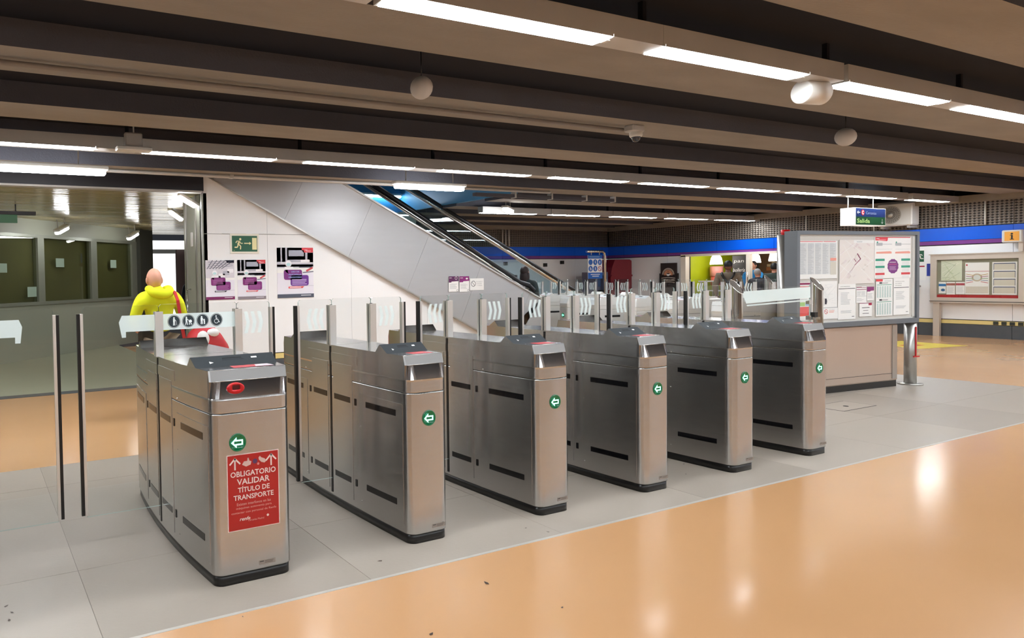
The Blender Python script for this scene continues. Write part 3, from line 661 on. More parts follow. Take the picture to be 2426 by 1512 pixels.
for k in range(7):
    lb='%s gate of the back row of ticket gates behind the front row'%names[k]
    if k==0: gb=gate(lb,.25,.03,(9.87,10.53,0),R(-101.3),'back row of ticket gates')
    else: dup(gb,lb,(9.87-.16*k,10.53-.8*k,0),R(-101.3),'back row of ticket gates')
STEEL,STEELS,STEELR,STEELTOP,READER=_sv
rs=random.Random(12)
for u,v in ((1152,1382),(1298,1261),(1246,1252),(15,1437),(28,1452),(22,1470),(1332,1440),(1022,1503),(1700,1003),(1620,1100),(1625,1124),(2262,1160),(1940,980),(575,1462),(900,1330)):
    d=ray(u,v); p=Vector((0,0,CAM_Z))+d*(-CAM_Z/d.z); a=rs.uniform(0,3); L_=rs.uniform(.004,.012)*(1.6 if u in (1152,1298) else 1)
    MB().add([(p.x+L_*math.cos(a+q)*e,p.y+L_*math.sin(a+q)*e,.0018) for q,e in ((0,1.3),(1.2,.5),(2.4,.9),(3.4,1.2),(4.6,.6))],[tuple(range(5))],flat('4a3a30')).build('debris_speck',floor)
# ---- wide swing gate right of the row: two slant cut tubes and a glass barrier
def tube_post(loc,label,h=1.335,r=.05,extra=None,face=0):
    t=thing('tube_post',label,'post',loc,face); mb=MB(); n=28; v=[];f=[]
    for k in range(n):
        a=2*math.pi*k/n; x,y=r*math.cos(a),r*math.sin(a); zt=h-.065+y/r*.062
        v+=[(x,y,0),(x,y,zt)]
    for k in range(n): k2=(k+1)%n; f.append((2*k,2*k2,2*k2+1,2*k+1))
    mb.add(v,f,CHROME,True); mb.build('tube',t)
    MB().add([v[2*k+1] for k in range(n)],[tuple(range(n))],mat('brown grey cap','7b726b',.3,.7)).build('cap',t)
    rb=MB(); rb.tube([v[2*(k%n)+1] for k in range(n+1)],.0035,CHROME,6,False); rb.build('rim',t)
    MB().lathe([(r+.025,0),(r+.025,.012),(r,.018)],(0,0,0),STEELP,20).build('base_flange',t)
    return t
tl=tube_post((6.085,3.745,0),'slant cut steel tube post right of the sixth ticket gate')
tr_=tube_post((7.33,3.75,0),'slant cut steel tube post carrying the latch, in front of the notice board')
MB().box(.05,.075,-.03,.02,1.06,1.13,WPLAST).box(.075,.125,-.022,.018,1.07,1.125,mat('navy latch body','1b1c33',.3)).box(.125,.15,-.012,.010,1.085,1.11,BLACK).build('latch',tr_)
MB().box(-.11,-.04,-.05,.03,.93,.955,CHROME).box(-.09,-.04,-.03,.01,.955,1.0,BLACK).build('hinge_clamp',tr_)
tube_post((10.38,5.93,0),'farther slant cut steel tube post at the end of the back gates',1.33,.05)
_sg=None
sg=thing('swing_gate','glass swing gate with a frosted band between two steel tubes','gate',(6.145,3.75,0))
pane(MB(),[(.01,.2),(1.07,.2),(1.07,1.26),(.01,1.245)],-.005,.005,GLASS).build('glass_pane',sg); sg.location.x=6.14
fr=MB(); fr.add([(a,-.0062,z) for a,z in ((.02,1.225),(1.07,1.245),(1.07,1.14),(.085,1.115))],[(0,1,2,3)],FROST); fr.add([(a,-.0062,z) for a,z in ((.09,1.105),(1.07,1.125),(1.07,1.112),(.10,1.092))],[(0,1,2,3)],FROST); fr.build('frosted_band',sg)
MB().box(1.035,1.068,-.015,.015,.93,.97,CHROME).box(1.035,1.068,-.015,.015,1.08,1.12,CHROME).build('bracket',sg)
# ================================================================== NOTICE BOARD and counter
BA=-6.13; bp0=(9.2,4.24)
def bpt(u,v): p=hit(u,v,bp0,BA); return p
o0=bpt(1888.6,700); bo=Vector((o0.x,o0.y,0)); bu=Vector((math.cos(R(BA)),math.sin(R(BA)),0))
def bl(u,v): p=bpt(u,v); return ((Vector((p.x,p.y,0))-bo).dot(bu),p.z)
BW=bl(2178,700)[0]; BZ0,BZ1=.752,1.833
nb=thing('notice_board','large grey framed notice board full of timetables and maps, on a steel post','notice board',bo,R(BA))
FRM=mat('grey board frame','70767d',.4,.3,var=.05,scale=5)
fw_=.055
MB().box(0,BW,0,.14,BZ1-fw_*.75,BZ1,FRM).build('frame_rail',nb); MB().box(0,BW,0,.14,BZ0,BZ0+fw_,FRM).build('frame_rail',nb)
MB().box(0,fw_*.8,0,.14,BZ0+fw_,BZ1-fw_*.75,FRM).build('frame_stile',nb); MB().box(BW-fw_*.8,BW,0,.14,BZ0+fw_,BZ1-fw_*.75,FRM).build('frame_stile',nb)
MB().box(.02,BW-.02,.03,.12,BZ0+.02,BZ1-.02,mat('pale board backing','cfccc6',.5,0,var=.03)).build('backing',nb)
wb_=MB(); wb_.box(.044,.056,.022,.03,BZ0+.055,BZ1-.041,WPLAST).box(BW-.09,BW-.044,.022,.03,BZ0+.055,BZ1-.041,WPLAST).box(.044,BW-.044,.022,.03,BZ0+.055,BZ0+.068,WPLAST).box(.044,BW-.044,.022,.03,BZ1-.056,BZ1-.041,WPLAST); wb_.build('inner_edge',nb)
MB().box(.044,BW-.044,.008,.012,BZ0+.055,BZ1-.041,glassmat('board glass',(.99,.99,.99),.1)).build('glass_pane',nb)
MB().tube([(BW-.03,.07,0),(BW-.03,.07,BZ0)],.06,SATIN,20).lathe([(.12,0),(.12,.015),(.07,.02)],(BW-.03,.07,0),SATIN,24).build('post',nb)
MB().box(BW-.05,BW-.035,.004,.012,.34,.70,mat('red tape','c4141c',.4)).box(BW-.085,BW+.025,.004,.012,.335,.35,M['red tape']).build('red_tape',nb)
MB().box(.05,.15,.02,.12,0,BZ0,SATIN).build('post',nb)
W8=flat('f4f4f2'); G5=flat('b8bcc0'); G7=flat('d9dcde'); DKP=flat('3a3c40'); RDP=flat('d8202c'); TEAL=flat('2f9e84'); PUR=flat('7a2a80'); MAG=flat('8e1e58'); PINK=flat('efa090'); BLU=flat('1f5fae')
def bsheet(u0,v0,u1,v1,label,draw,base=W8,name='notice_sheet',lab_cat='notice'):
    x0,z1=bl(u0,v0); x1,z0=bl(u1,v1); w_,h_=x1-x0,z1-z0
    p=Print(w_,h_,base,.002); draw(p,w_,h_)
    wpos=bo+bu*x0+Vector((math.sin(R(BA)),-math.cos(R(BA)),0))*(-.0215)
    return p.place(name,(wpos.x,wpos.y,z0),R(BA),label=label,category=lab_cat)
# image anchors measured on the board (origin 1860,540 scale 6.3)
def z(x,y): return (1860+x/6.3,540+y/6.3)
def d_tt(p,w,h):
    p.rect(.01,h-.012,w*.6,.006,RDP).rect(w*.63,h-.012,w*.33,.006,RDP)
    for c in range(5):
        x=.01+c*(w-.02)/5; p.rect(x,.05,(w-.02)/5-.008,h-.075,G7)
    p.up()
    for c in range(5):
        x=.014+c*(w-.02)/5; p.lines(x,.055,(w-.02)/5-.018,h-.085,34,G5,.4,.5)
    p.up(); p.rect(w*.81,h*.47,w*.16,h*.075,PINK).rect(w*.81,h*.1,w*.16,h*.34,flat('d8d4c8'))
def d_map(p,w,h):
    p.rect(0,0,w,h,flat('ece6e2')); p.up(); rs=random.Random(3)
    for i in range(26):
        cx,cz=rs.uniform(.05,.95)*w,rs.uniform(.05,.9)*h; s1=rs.uniform(.02,.05)*w*1.4; a=.7 if cx<w*.5 else -.5
        pts=[(cx+s1*math.cos(a+R(t_)),cz+s1*math.sin(a+R(t_))*.8) for t_ in (20,160,200,340)]
        if all(0<x<w and 0<z_<h for x,z_ in pts): p.poly(pts,flat(rs.choice(('e3d6d6','e6dcdc','dfd8d2'))))
    p.up()
    for a,b_,c,d in ((.02,.05,.75,.75),(.02,.25,.55,.75),(0,.65,.5,.95),(.1,.9,.45,.4),(0,.45,.35,.2),(.5,.45,.98,.02),(.6,.3,.98,.55),(.15,1,.98,.5),(.3,.25,.7,.6)): p.line(a*w,b_*h,c*w,d*h,.005,W8)
    p.up(); p.line(w*.5,h*.69,w*.6,h*.56,.012,MAG).line(w*.6,h*.57,w*.42,h*.42,.008,MAG).line(w*.41,h*.57,w*.47,h*.5,.008,MAG).line(w*.42,h*.41,w*.34,h*.3,.005,flat('b98a94')); p.rect(w*.4,h*.93,w*.58,h*.065,W8).up().rect(w*.48,h*.95,w*.16,.006,G5)
def d_big(p,w,h):
    p.poly([(.01,h),(w*.36,h),(w*.35,h*.92),(w*.33,h*.9),(.01,h*.92)],flat('e84550')).rect(.01,h-.008,w-.02,.008,RDP); p.up(); p.rect(w*.04,h*.955,w*.08,.006,W8).rect(w*.1,h*.925,w*.2,.004,W8)
    for x in (.04,.56):
        p.rrect(w*x,h*.79,w*.17,h*.07,.006,G5).disc(w*(x+.03),h*.87,.012,TEAL,12).rect(w*(x+.17),h*.82,w*.26,.006,G5).rect(w*x,h*.7,w*.44,.005,G7); p.poly([(w*x,h*.6),(w*(x+.42),h*.6),(w*(x+.42),h*.64),(w*(x+.38),h*.655),(w*x,h*.64)],PINK)
    for x in (.02,.73):
        for z_,c in ((.42,TEAL),(.25,TEAL),(.08,flat('d84a50'))): p.rect(w*x,h*z_,w*.25,h*.055,c); p.lines(w*(x+.02),h*(z_-.09),w*.2,h*.08,3,G7,.4,0)
    pts=[(w*.5+w*.145*(1+.08*(k%2))*math.cos(k*math.pi/12),h*.29+h*.17*(1+.08*(k%2))*math.sin(k*math.pi/12)) for k in range(24)]
    p.poly(pts,PUR); p.up(); p.rect(w*.4,h*.38,w*.18,.006,W8).rect(w*.39,h*.33,w*.21,.008,flat('c84a80')).lines(w*.4,h*.2,w*.2,h*.1,4,flat('c9a6cc'),.4,.2)
def d_sched(p,w,h):
    p.poly([(0,h),(w*.4,h),(w*.4,h*.95),(w*.37,h*.935),(0,h*.94)],flat('e84550')); p.rect(w*.5,h*.94,w*.4,.006,G5)
    for z_ in (.84,.38):
        p.rrect(w*.2,h*(z_+.035),w*.16,h*.045,.004,DKP).rect(w*.36,h*(z_+.05),w*.35,.005,DKP).rect(w*.05,h*z_,w*.88,.006,TEAL)
        for c in range(6):
            p.rect(w*(.06+c*.148),h*(z_-.34),w*.10,h*.32,flat('e1ecea'))
    p.up()
    for z_ in (.84,.38):
        for c in range(6): p.lines(w*(.065+c*.148),h*(z_-.33),w*.07,h*.3,16,flat('8fb3ab'),.45,.2)
def d_let(p,w,h,title=('AVISO IMPORTANTE',)):
    for i,t in enumerate(title): p.text(t,w*.12,h*(.9-.055*i)-(.0 if len(title)>1 else 0),w*.55*(1 if i==0 else .7),h*.022,DKP)
    zz=h*(.9-.055*len(title)); p.rect(w*.03,zz,w*.93,.007,DKP); p.lines(w*.15,h*.42,w*.6,zz-h*.5,9,G5,.35,.4); p.lines(w*.15,h*.18,w*.65,h*.08,3,G5,.4,.2); p.rect(w*.78,h*.07,w*.14,.006,DKP)
def d_net(p,w,h):
    rs=random.Random(5)
    for i in range(16): p.line(rs.uniform(.05,.9)*w,rs.uniform(.15,.9)*h,rs.uniform(.1,.95)*w,rs.uniform(.15,.9)*h,.0025,G7)
    p.rect(0,0,w,.008,G5)
def d_nosm(p,w,h):
    p.ring(w*.33,h*.68,h*.17,h*.22,flat('c83a44'),n=20).line(w*.24,h*.8,w*.42,h*.55,.006,flat('c83a44')); p.text('PROHIBIDO',w*.5,h*.82,w*.32,h*.07,G5); p.rect(w*.5,h*.7,w*.3,.006,PINK).rect(w*.5,h*.58,w*.26,.006,PINK)
bsheet(*z(242,190),*z(808,752),'printed timetable sheet at top left of the notice board',d_tt)
bsheet(*z(843,178),*z(1360,826),'pale street map with a purple route in the middle of the notice board',d_map,name='street_map',lab_cat='map')
bsheet(*z(1370,135),*z(1905,742),'poster with red header and purple badge, top right of the notice board',d_big,name='service_poster',lab_cat='poster')
bsheet(*z(553,798),*z(808,1192),'faint network map under the timetable on the notice board',d_net,name='network_map',lab_cat='map')
bsheet(*z(553,1204),*z(818,1355),'no smoking notice at the bottom of the notice board',d_nosm)
bsheet(*z(822,832),*z(1083,1360),'white letter headed AVISO at the bottom centre of the notice board',lambda p,w,h:d_let(p,w,h))
def d_a(p,w,h): p.rect(w*.02,h*.93,w*.5,.009,MAG).rect(w*.5,h*.92,w*.47,.005,MAG).rect(w*.02,h*.8,w*.96,.007,MAG).lines(w*.06,h*.46,w*.85,h*.28,6,G5,.35,.2,2); p.rect(0,h*.4,w,.004,G5).lines(w*.06,h*.12,w*.7,h*.2,3,G5,.3,.4)
def d_b(p,w,h): p.poly([(0,h),(w,h),(w,h*.72),(w*.5,h*.7),(w*.45,h*.65),(0,h*.65)],flat('8a2470')).lines(w*.1,h*.15,w*.75,h*.4,7,G5,.35,.3)
def d_c(p,w,h): p.rect(0,h-.008,w,.006,MAG).rect(w*.72,h*.8,w*.26,h*.18,flat('b02048')).rect(w*.2,h*.62,w*.6,.007,DKP).rect(w*.3,h*.42,w*.4,.005,DKP).rect(w*.25,h*.2,w*.5,.006,DKP)
bsheet(*z(1094,880),*z(1246,1115),'small fare table with maroon rules on the notice board',d_a)
bsheet(*z(1254,880),*z(1358,1082),'small leaflet with a magenta top on the notice board',d_b)
bsheet(*z(1140,1122),*z(1328,1318),'small square notice with a red corner on the notice board',d_c)
bsheet(*z(1388,768),*z(1635,1310),'green striped train timetable at lower right of the notice board',d_sched)
bsheet(*z(1650,752),*z(1885,1290),'white letter with a thick black rule at far lower right of the notice board',lambda p,w,h:d_let(p,w,h,('INFORMACIÓN','AL CLIENTE','DE MADRID')))
def d_col(p,w,h): p.rect(0,h*.93,w,h*.05,MAG).rect(0,h*.87,w,.008,RDP).rect(0,h*.12,w,h*.24,flat('ea4a4e')).rect(0,h*.38,w*.55,h*.1,flat('a9d67a')).rect(w*.58,h*.38,w*.4,h*.1,flat('9cc4e6')).lines(w*.1,h*.55,w*.8,h*.28,7,G5,.3,.3)
bsheet(*z(240,812),*z(400,1385),'coloured notice with a red block at lower left of the notice board',d_col)
# steel counter under the board
ca=thing('steel_counter','pale steel cabinet under the notice board','cabinet',bo,R(BA))
x0=.2; x1=bl(2134,800)[0]+.03; PSAT=mat('pale satin steel','cbb9ab',.3,.7,var=.05,scale=1.5,aniso=.5)
MB().rbox(x0,x1,.045,.6,.075,.745,PSAT,.012).build('body',ca); MB().box(x0+.01,x1-.01,.055,.59,0,.075,PLINTH).build('plinth',ca); MB().box(x0+.02,x1-.02,.041,.046,.16,.163,SEAM).build('joint_line',ca)
MB().box(x1-.11,x1-.03,.036,.046,.10,.73,SATIN).build('corner_trim',ca)
# help column with red top behind the board
hc=thing('help_column','tall grey rounded column with a red cap beside the notice board','column',(9.62,5.3,0))
MB().tube([(0,0,0),(0,0,1.86)],[.082,.082],SATIN,20).box(-.06,.06,-.095,-.07,.6,1.8,GALV).build('shaft',hc)
MB().tube([(.02,0,1.86),(.02,0,1.93)],.05,mat('red cap plastic','d41a1e',.3),16).build('cap',hc)
MB().box(.11,.155,-.05,.12,0,1.84,mat('red side strip','8c1c20',.4,0,var=.1)).build('side_strip',hc)
# ================================================================== POSTERS on the poster wall
def wposter(u0,v0,u1,v1,label,draw,base=W8,name='poster',cat='poster',th=.004,y=YP):
    a=hit(u0,v0,(0,y),0); b_=hit(u1,v1,(0,y),0); w_,h_=b_.x-a.x,a.z-b_.z
    p=Print(w_,h_,base,th,lay=.0009); draw(p,w_,h_); return p.place(name,(a.x,y-th-.0005,b_.z),label=label,category=cat)
def poster_art(style,big=False):
    def d(p,w,h):
        LG=flat('b9b9c6'); MG=flat('7e7e90'); DG=flat('44485a'); WH=flat('f2f1f6'); LAV=flat('e2e0ee')
        p.rect(0,0,w,h*.5,flat('e9e7f2')); p.up()
        if style=='train':
            p.rect(0,h*.6,w,h*.4,LG).rect(0,h*.72,w*.1,h*.28,DG).rect(w*.28,h*.76,w*.5,h*.24,DG).rect(w*.14,h*.72,w*.09,h*.28,WH).rect(w*.84,h*.7,w*.16,h*.2,MG).rect(0,h*.62,w,h*.045,MG)
            p.up(); p.rect(w*.32,h*.83,w*.42,h*.12,flat('a9adbd')).rect(w*.1,h*.69,w*.9,h*.014,WH).rect(w*.65,h*.71,w*.25,h*.05,WH).rect(w*.6,h*.6,w*.35,h*.02,DG); p.line(w*.7,h*.5,w,h*.52,.03*w,MG).line(w*.8,h*.53,w*.98,h*.6,.05*w,flat('d05058'))
            p.poly([(w*.68,h),(w,h),(w,h*.905),(w*.72,h*.905),(w*.69,h*.94)],flat('dc3a44')); p.up(); p.rect(w*.76,h*.95,w*.08,h*.008,WH).rect(w*.8,h*.93,w*.14,h*.008,WH)
        else:
            p.rect(0,h*.55,w,h*.45,flat('d7d4dc')); p.up()
            for i in range(6): p.line(w*(.05+.1*i),h*.78,w*(.25+.15*i),h,.008,DG)
            for i in range(4): p.line(0+w*.1,h*(.8+.05*i),w*.95,h*(.86+.045*i),.006,MG)
            for i in range(4): p.rrect(w*(.3+.15*i),h*(.5+.06*i),w*.22,h*.1,.01,(LG,WH)[i%2])
            p.poly([(w*.7,h),(w,h),(w,h*.93),(w*.75,h*.93)],flat('23233f')); p.up()
        # plain white figure holding the speech plate
        p.disc(w*.31,h*.68,w*.085,WH,20).rrect(w*.2,h*.55,w*.24,h*.07,.015,WH); p.up(); p.disc(w*.31,h*.665,w*.06,flat('bfe6ea'),16,w*.04); 
        p.up(); p.rrect(w*.18,h*.36,w*.5,h*.2,.02*w/.4,PUR if big else flat('7c2270')); p.rrect(w*.36,h*.24,w*.5,h*.21,.02*w/.4,flat('6a2a92') if big else flat('82267a')); p.poly([(w*.2,h*.56),(w*.28,h*.57),(w*.3,h*.49),(w*.26,h*.5)],WH)
        p.up(); TX=flat('d9c2ec')
        if big:
            p.text('USO DE',w*.38,h*.505,w*.22,h*.03,flat('9fb4f0'),True).text('MASCARILLA',w*.3,h*.45,w*.36,h*.03,flat('9fb4f0'),True).text('OBLIGATORIO',w*.3,h*.395,w*.37,h*.03,flat('9fb4f0'),True)
        else: p.lines(w*.25,h*.39,w*.36,h*.14,6,flat('b06aa8'),.45,.15)
        p.lines(w*.4,h*.265,w*.42,h*.12,4,TX if big else flat('b06aa8'),.4,.15)
        c=flat('e0464e') if style=='train' else flat('2b2b40'); p.poly([(w*.3,h*.19),(w*.68,h*.19),(w*.74,h*.225),(w*.3,h*.225)],c); p.up(); p.rect(w*.33,h*.2,w*.32,h*.012,WH); p.rect(w*.55,h*.235,w*.45,h*.003,MG)
        p.rect(0,0,w,h*.075,flat('4f5566') if big else (flat('8b828b') if style=='train' else flat('7a1c5c'))); p.up(); p.rect(w*.64,h*.04,w*.28,h*.012,WH)
    return d
wposter(486,617,556,709,'left small poster on the white wall, with purple speech plates and a purple foot',poster_art('hall'))
wposter(561.5,616,630,708,'right small poster of the pair, with a red corner and grey foot',poster_art('train'))
wposter(655,587,743,704,'large poster reading USO DE MASCARILLA OBLIGATORIO on the white wall',poster_art('train',True))
def exit_art(p,w,h):
    G=flat('1f5d42'); Y_=flat('efe6ae')
    p.rrect(w*.0,0,w,h,.01,flat('ece8d8')); p.up(); p.rect(w*.06,h*.1,w*.88,h*.8,G); p.up(); p.man(w*.31,h*.2,h*.6,Y_,'run'); p.line(w*.48,h*.52,w*.66,h*.52,h*.05,Y_).poly([(w*.66,h*.6),(w*.73,h*.52),(w*.66,h*.44)],Y_).rect(w*.76,h*.2,w*.16,h*.6,Y_); p.disc(w*.13,h*.16,w*.03,flat('7a9a6a'),10,w*.015)
wposter(544,554,613,601,'green emergency exit sign with a running man and arrow',exit_art,name='exit_sign',cat='sign',th=.012)
# ================================================================== ESCALATOR
es=thing('escalator','steel clad escalator rising to the left behind the posters','escalator',(6.5,YP,0))
ESC=mat('brushed truss cladding','b9babd',.42,.45,var=.05,scale=1.2,stretch=(1,1,8),aniso=.4)
EY=YP-.06
def ehigh(x): return 2.822-(x-5.03)*.4698
for i in range(7):
    # seams slope; panels cut perpendicular to the incline
    a,b_=2.98+i*1.05-1.0,2.98+(i+1)*1.05-1.0
    def low(x): return 2.816-(x-2.978)*.5055
    P_=[]
    sh=.95
    la,lb=a,b_
    pts=[(la,low(la)),(lb,low(lb)),(lb+sh*.46,ehigh(lb+sh*.46)),(la+sh*.46,ehigh(la+sh*.46))]
    if i==6: pts=[(la,low(la)),(8.0,.30),(9.0,.30),(9.0,.98),(la+sh*.46,ehigh(la+sh*.46))]
    pts=[(x-6.5,z_) for x,z_ in pts]
    cx=sum(x for x,_ in pts)/len(pts); cz=sum(z_ for _,z_ in pts)/len(pts)
    pts=[(cx+(x-cx)*.997,cz+(z_-cz)*.998) for x,z_ in pts]
    MB().prism(pts,-.06,.03,ESC).build('cladding_panel',es)
MB().prism([(2.0-6.5,3.28),(9.0-6.5,-.2+.3),(9.0-6.5,.9),(4.6-6.5,2.96),(2-6.5,4.1)],-.045,.03,SEAM).build('truss',es)
MB().prism([(a-6.5,b_) for a,b_ in ((2.2,3.205),(7.7,.428),(7.7,.405),(2.2,3.18))],-.075,-.05,SATIN).build('lower_trim',es)
MB().prism([(a-6.5,b_) for a,b_ in ((3.9,3.37),(8.98,.985),(8.98,.96),(3.9,3.34))],-.09,.05,mat('pale deck edge','d5d5d3',.25,.6)).build('deck_edge',es)
EGL=glassmat('balustrade glass',(.68,.83,.90),1.0)
def rail(parent,x0,x1,za,sl,yy,hr,steps_end):
    off=6.5
    P_=[(x0-off,yy,za),(x1-off,yy,za-sl*(x1-x0))]
    d=Vector((1,0,-sl)).normalized()
    e=Vector(P_[1]); path=[P_[0],tuple(e),tuple(e+Vector((.2,0,-.05))),tuple(e+Vector((.32,0,-.14))),tuple(e+Vector((.34,0,-.26))),tuple(e+Vector((.22,0,-.33)))]
    MB().tube(path,.04,mat('black handrail','101014',.35,0,var=.1),10).build('handrail',parent)
    p2=[(a,b_,c-.06) for a,b_,c in path[:3]]; MB().tube(p2,.030,CHROME,8).build('rail_profile',parent)
    MB().tube([(a,b_,c-.10) for a,b_,c in path[:2]],.012,SATIN,8).build('rail_profile',parent)
es_y1=9.1-YP; es_y2=9.8-YP
rail(es,5.4,8.70,3.02,.531,es_y1,0,0)
es2=thing('escalator_handrail','second escalator handrail with glass side, farther back and longer','handrail',(6.5,YP,0))
rail(es2,6.9,12.1,3.55,.484,2.06,0,0)
MB().prism([(5.4-6.5,2.90),(8.9-6.5,1.04),(8.9-6.5,.85),(5.0-6.5,2.72)],es_y1-.006,es_y1+.006,EGL).build('glass_balustrade',es)
MB().prism([(.4,3.42),(5.6,.90),(5.6,.0),(4.2,.0),(.4,2.5)],2.054,2.066,EGL).build('glass_balustrade',es2)
MB().box(5.55,5.6,2.03,2.09,0,.95,SATIN).build('end_post',es2)
for k in range(18):
    x=5.3+k*.2; z_=2.15-(k*.2)*.5
    if z_<.02: continue
    MB().box(x-6.5,x-6.5+.21,es_y1+.08,es_y2-.08,z_-.12,z_,mat('grooved step','55585c',.4,.7,var=.1,scale=30)).build('step',es)
MB().prism([(5.2-6.5,2.1),(9.2-6.5,.1),(9.2-6.5,0),(5.2-6.5,0)],es_y2-.05,es_y2-.02,ESC).build('inner_skirt',es)
# stair rail with bars beside the escalator
sr=thing('stair_rail','steel stair rail with parallel bars seen through the escalator glass','rail',(8.3,9.93,0))
def srp(u,v): p=hit(u,v,(0,9.93),0); return (p.x-8.3,0,p.z)
DBR=mat('dark bar','4c5258',.4,.6)
for k in range(4):
    MB().tube([srp(1020,535+9*k),srp(1222,655+9*k)],.012,DBR,8).build('bar',sr)
for u in (1060,1140,1222):
    a_=srp(u,558+(u-1060)*.594); MB().box(a_[0]-.02,a_[0]+.02,-.02,.02,0,a_[2]+.02,DBR).build('upright',sr)
MB().tube([srp(1226,660),srp(1238,698)],.014,DBR,8).build('brace',sr)
# three notices on the cladding
def d_n1(p,w,h): p.poly([(0,h),(w,h),(w,h*.68),(w*.3,h*.66),(w*.25,h*.6),(0,h*.6)],flat('5c2358')); p.up(); p.rect(w*.06,h*.88,w*.25,h*.03,W8).ring(w*.75,h*.88,w*.1,w*.13,W8,n=12).lines(w*.1,h*.2,w*.75,h*.35,5,G5,.3,.3).disc(w*.88,h*.08,w*.1,G5,12); p.up(); p.disc(w*.88,h*.08,w*.06,W8,12)
def d_n2(p,w,h): p.poly([(0,h),(w,h),(w,h*.7),(w*.4,h*.68),(w*.35,h*.62),(0,h*.62)],flat('8a2478')); p.up(); p.rect(w*.06,h*.88,w*.3,h*.03,W8).disc(w*.75,h*.85,w*.12,W8,12,w*.07).lines(w*.1,h*.2,w*.75,h*.35,6,G5,.3,.3).disc(w*.88,h*.08,w*.1,G5,12); p.up(); p.disc(w*.88,h*.08,w*.06,W8,12)
def d_n3(p,w,h): p.ring(w*.25,h*.55,h*.2,h*.25,flat('70747a'),n=18).line(w*.15,h*.7,w*.34,h*.4,.008,flat('70747a')); p.text('PROHIBIDO',w*.45,h*.66,w*.45,h*.1,G5).text('FUMAR',w*.5,h*.5,w*.35,h*.1,G5).text('Y VAPEAR',w*.48,h*.34,w*.4,h*.1,G5)
wposter(1062.5,655,1086,691,'left small purple headed notice on the escalator cladding',d_n1,name='notice',cat='notice',y=YP-.068)
wposter(1088,655,1111.5,691,'middle small magenta headed notice on the escalator cladding',d_n2,name='notice',cat='notice',y=YP-.068)
wposter(1112.5,660,1146,687,'small PROHIBIDO FUMAR notice at right on the escalator cladding',d_n3,name='notice',cat='notice',y=YP-.068)
# ================================================================== CEILING FITTINGS
MB().tube([(-3,4.36,2.718),(5.42,4.36,2.718)],.018,mat('painted conduit','8a8078',.5,.3),8).build('conduit_pipe',None,label='long thin conduit running under a ceiling beam to the dome camera',category='pipe')
dc=thing('dome_camera','small white dome camera at the end of the ceiling conduit','camera',(5.52,4.3,2.66))
MB().rbox(-.1,.06,-.05,.05,.03,.09,GALV,.01).build('bracket',dc); MB().lathe([(.05,.035),(.055,.03),(.055,-.0),(.048,-.012)],(0,0,0),WPLAST,20).build('housing',dc)
MB().ell((0,0,-.012),(.04,.04,.045),mat('smoked dome','2c2c34',.06,0,spec=.8)).build('dome',dc)
def spk(loc,label,r=.075):
    t=thing('ball_loudspeaker',label,'loudspeaker',loc); MB().ell((0,0,0),(r,r,r),mat('off white shell','b9b2aa',.5,0,var=.05)).build('shell',t)
    MB().tube([(0,0,r*.9),(0,0,2.91-loc[2])],.004,BLACK,6).build('stem',t); return t
spk((2.72,3.72,2.66),'round white loudspeaker hanging from the ceiling, left one')
spk((7.50,3.60,2.655),'round white loudspeaker hanging from the ceiling, right one, farther away',.085)
cs=thing('cylinder_loudspeaker','white cylinder loudspeaker hung from the front row of lights','loudspeaker',(5.13,2.66,2.60))
mb=MB(); mb.lathe([(.072,-.09),(.078,-.085),(.078,.085),(.07,.09)],(0,0,0),WPLAST,28,'x'); mb.build('body',cs); MB().lathe([(.066,.091),(.066,.0925),(1e-5,.093)],(0,0,0),mat('speaker cloth','c9c6c0',.8,0,bump=.4,bscale=200),28,'x').build('grille',cs)
MB().tube([(0,0,.07),(0,0,.12)],.02,GALV,10).box(-.06,.06,-.05,.05,.11,.12,GALV).build('bracket',cs); cs.rotation_euler.z=R(-12)
eb=thing('emergency_light','small emergency light box under the second row of lights','light',(1.38,6.3,2.62)); MB().rbox(-.08,.08,-.02,.05,.03,.16,GALV,.01).build('box',eb); MB().rbox(-.16,.16,-.06,.06,-.01,.03,WPLAST,.01).build('lamp_cover',eb); MB().tube([(0,.0,.16),(0,.0,.31)],.008,GALV,6).build('rod',eb)
MB().tube([(-1,8.2,2.724),(8.5,8.2,2.724)],.022,GALV,8).box(3,3.05,8.17,8.23,2.70,2.748,GALV).build('conduit_pipe',None,label='galvanised pipe along the ceiling above the escalator',category='pipe')
pt=thing('cable_tray','grey cable tray with clips under the ceiling right of the escalator','tray',(9.2,8.5,2.66)); MB().box(-2.0,1.2,-.04,.04,0,.05,CONCS).build('channel',pt)
for xx in (-1.2,-.4,.4,1.1): MB().box(xx,xx+.03,-.05,.05,-.01,.09,GALV).build('clip',pt)
pw=MB(); pw.tube([(15.5,9.5,2.86),(17.5,6,2.55)],.012,BLACK,6); 
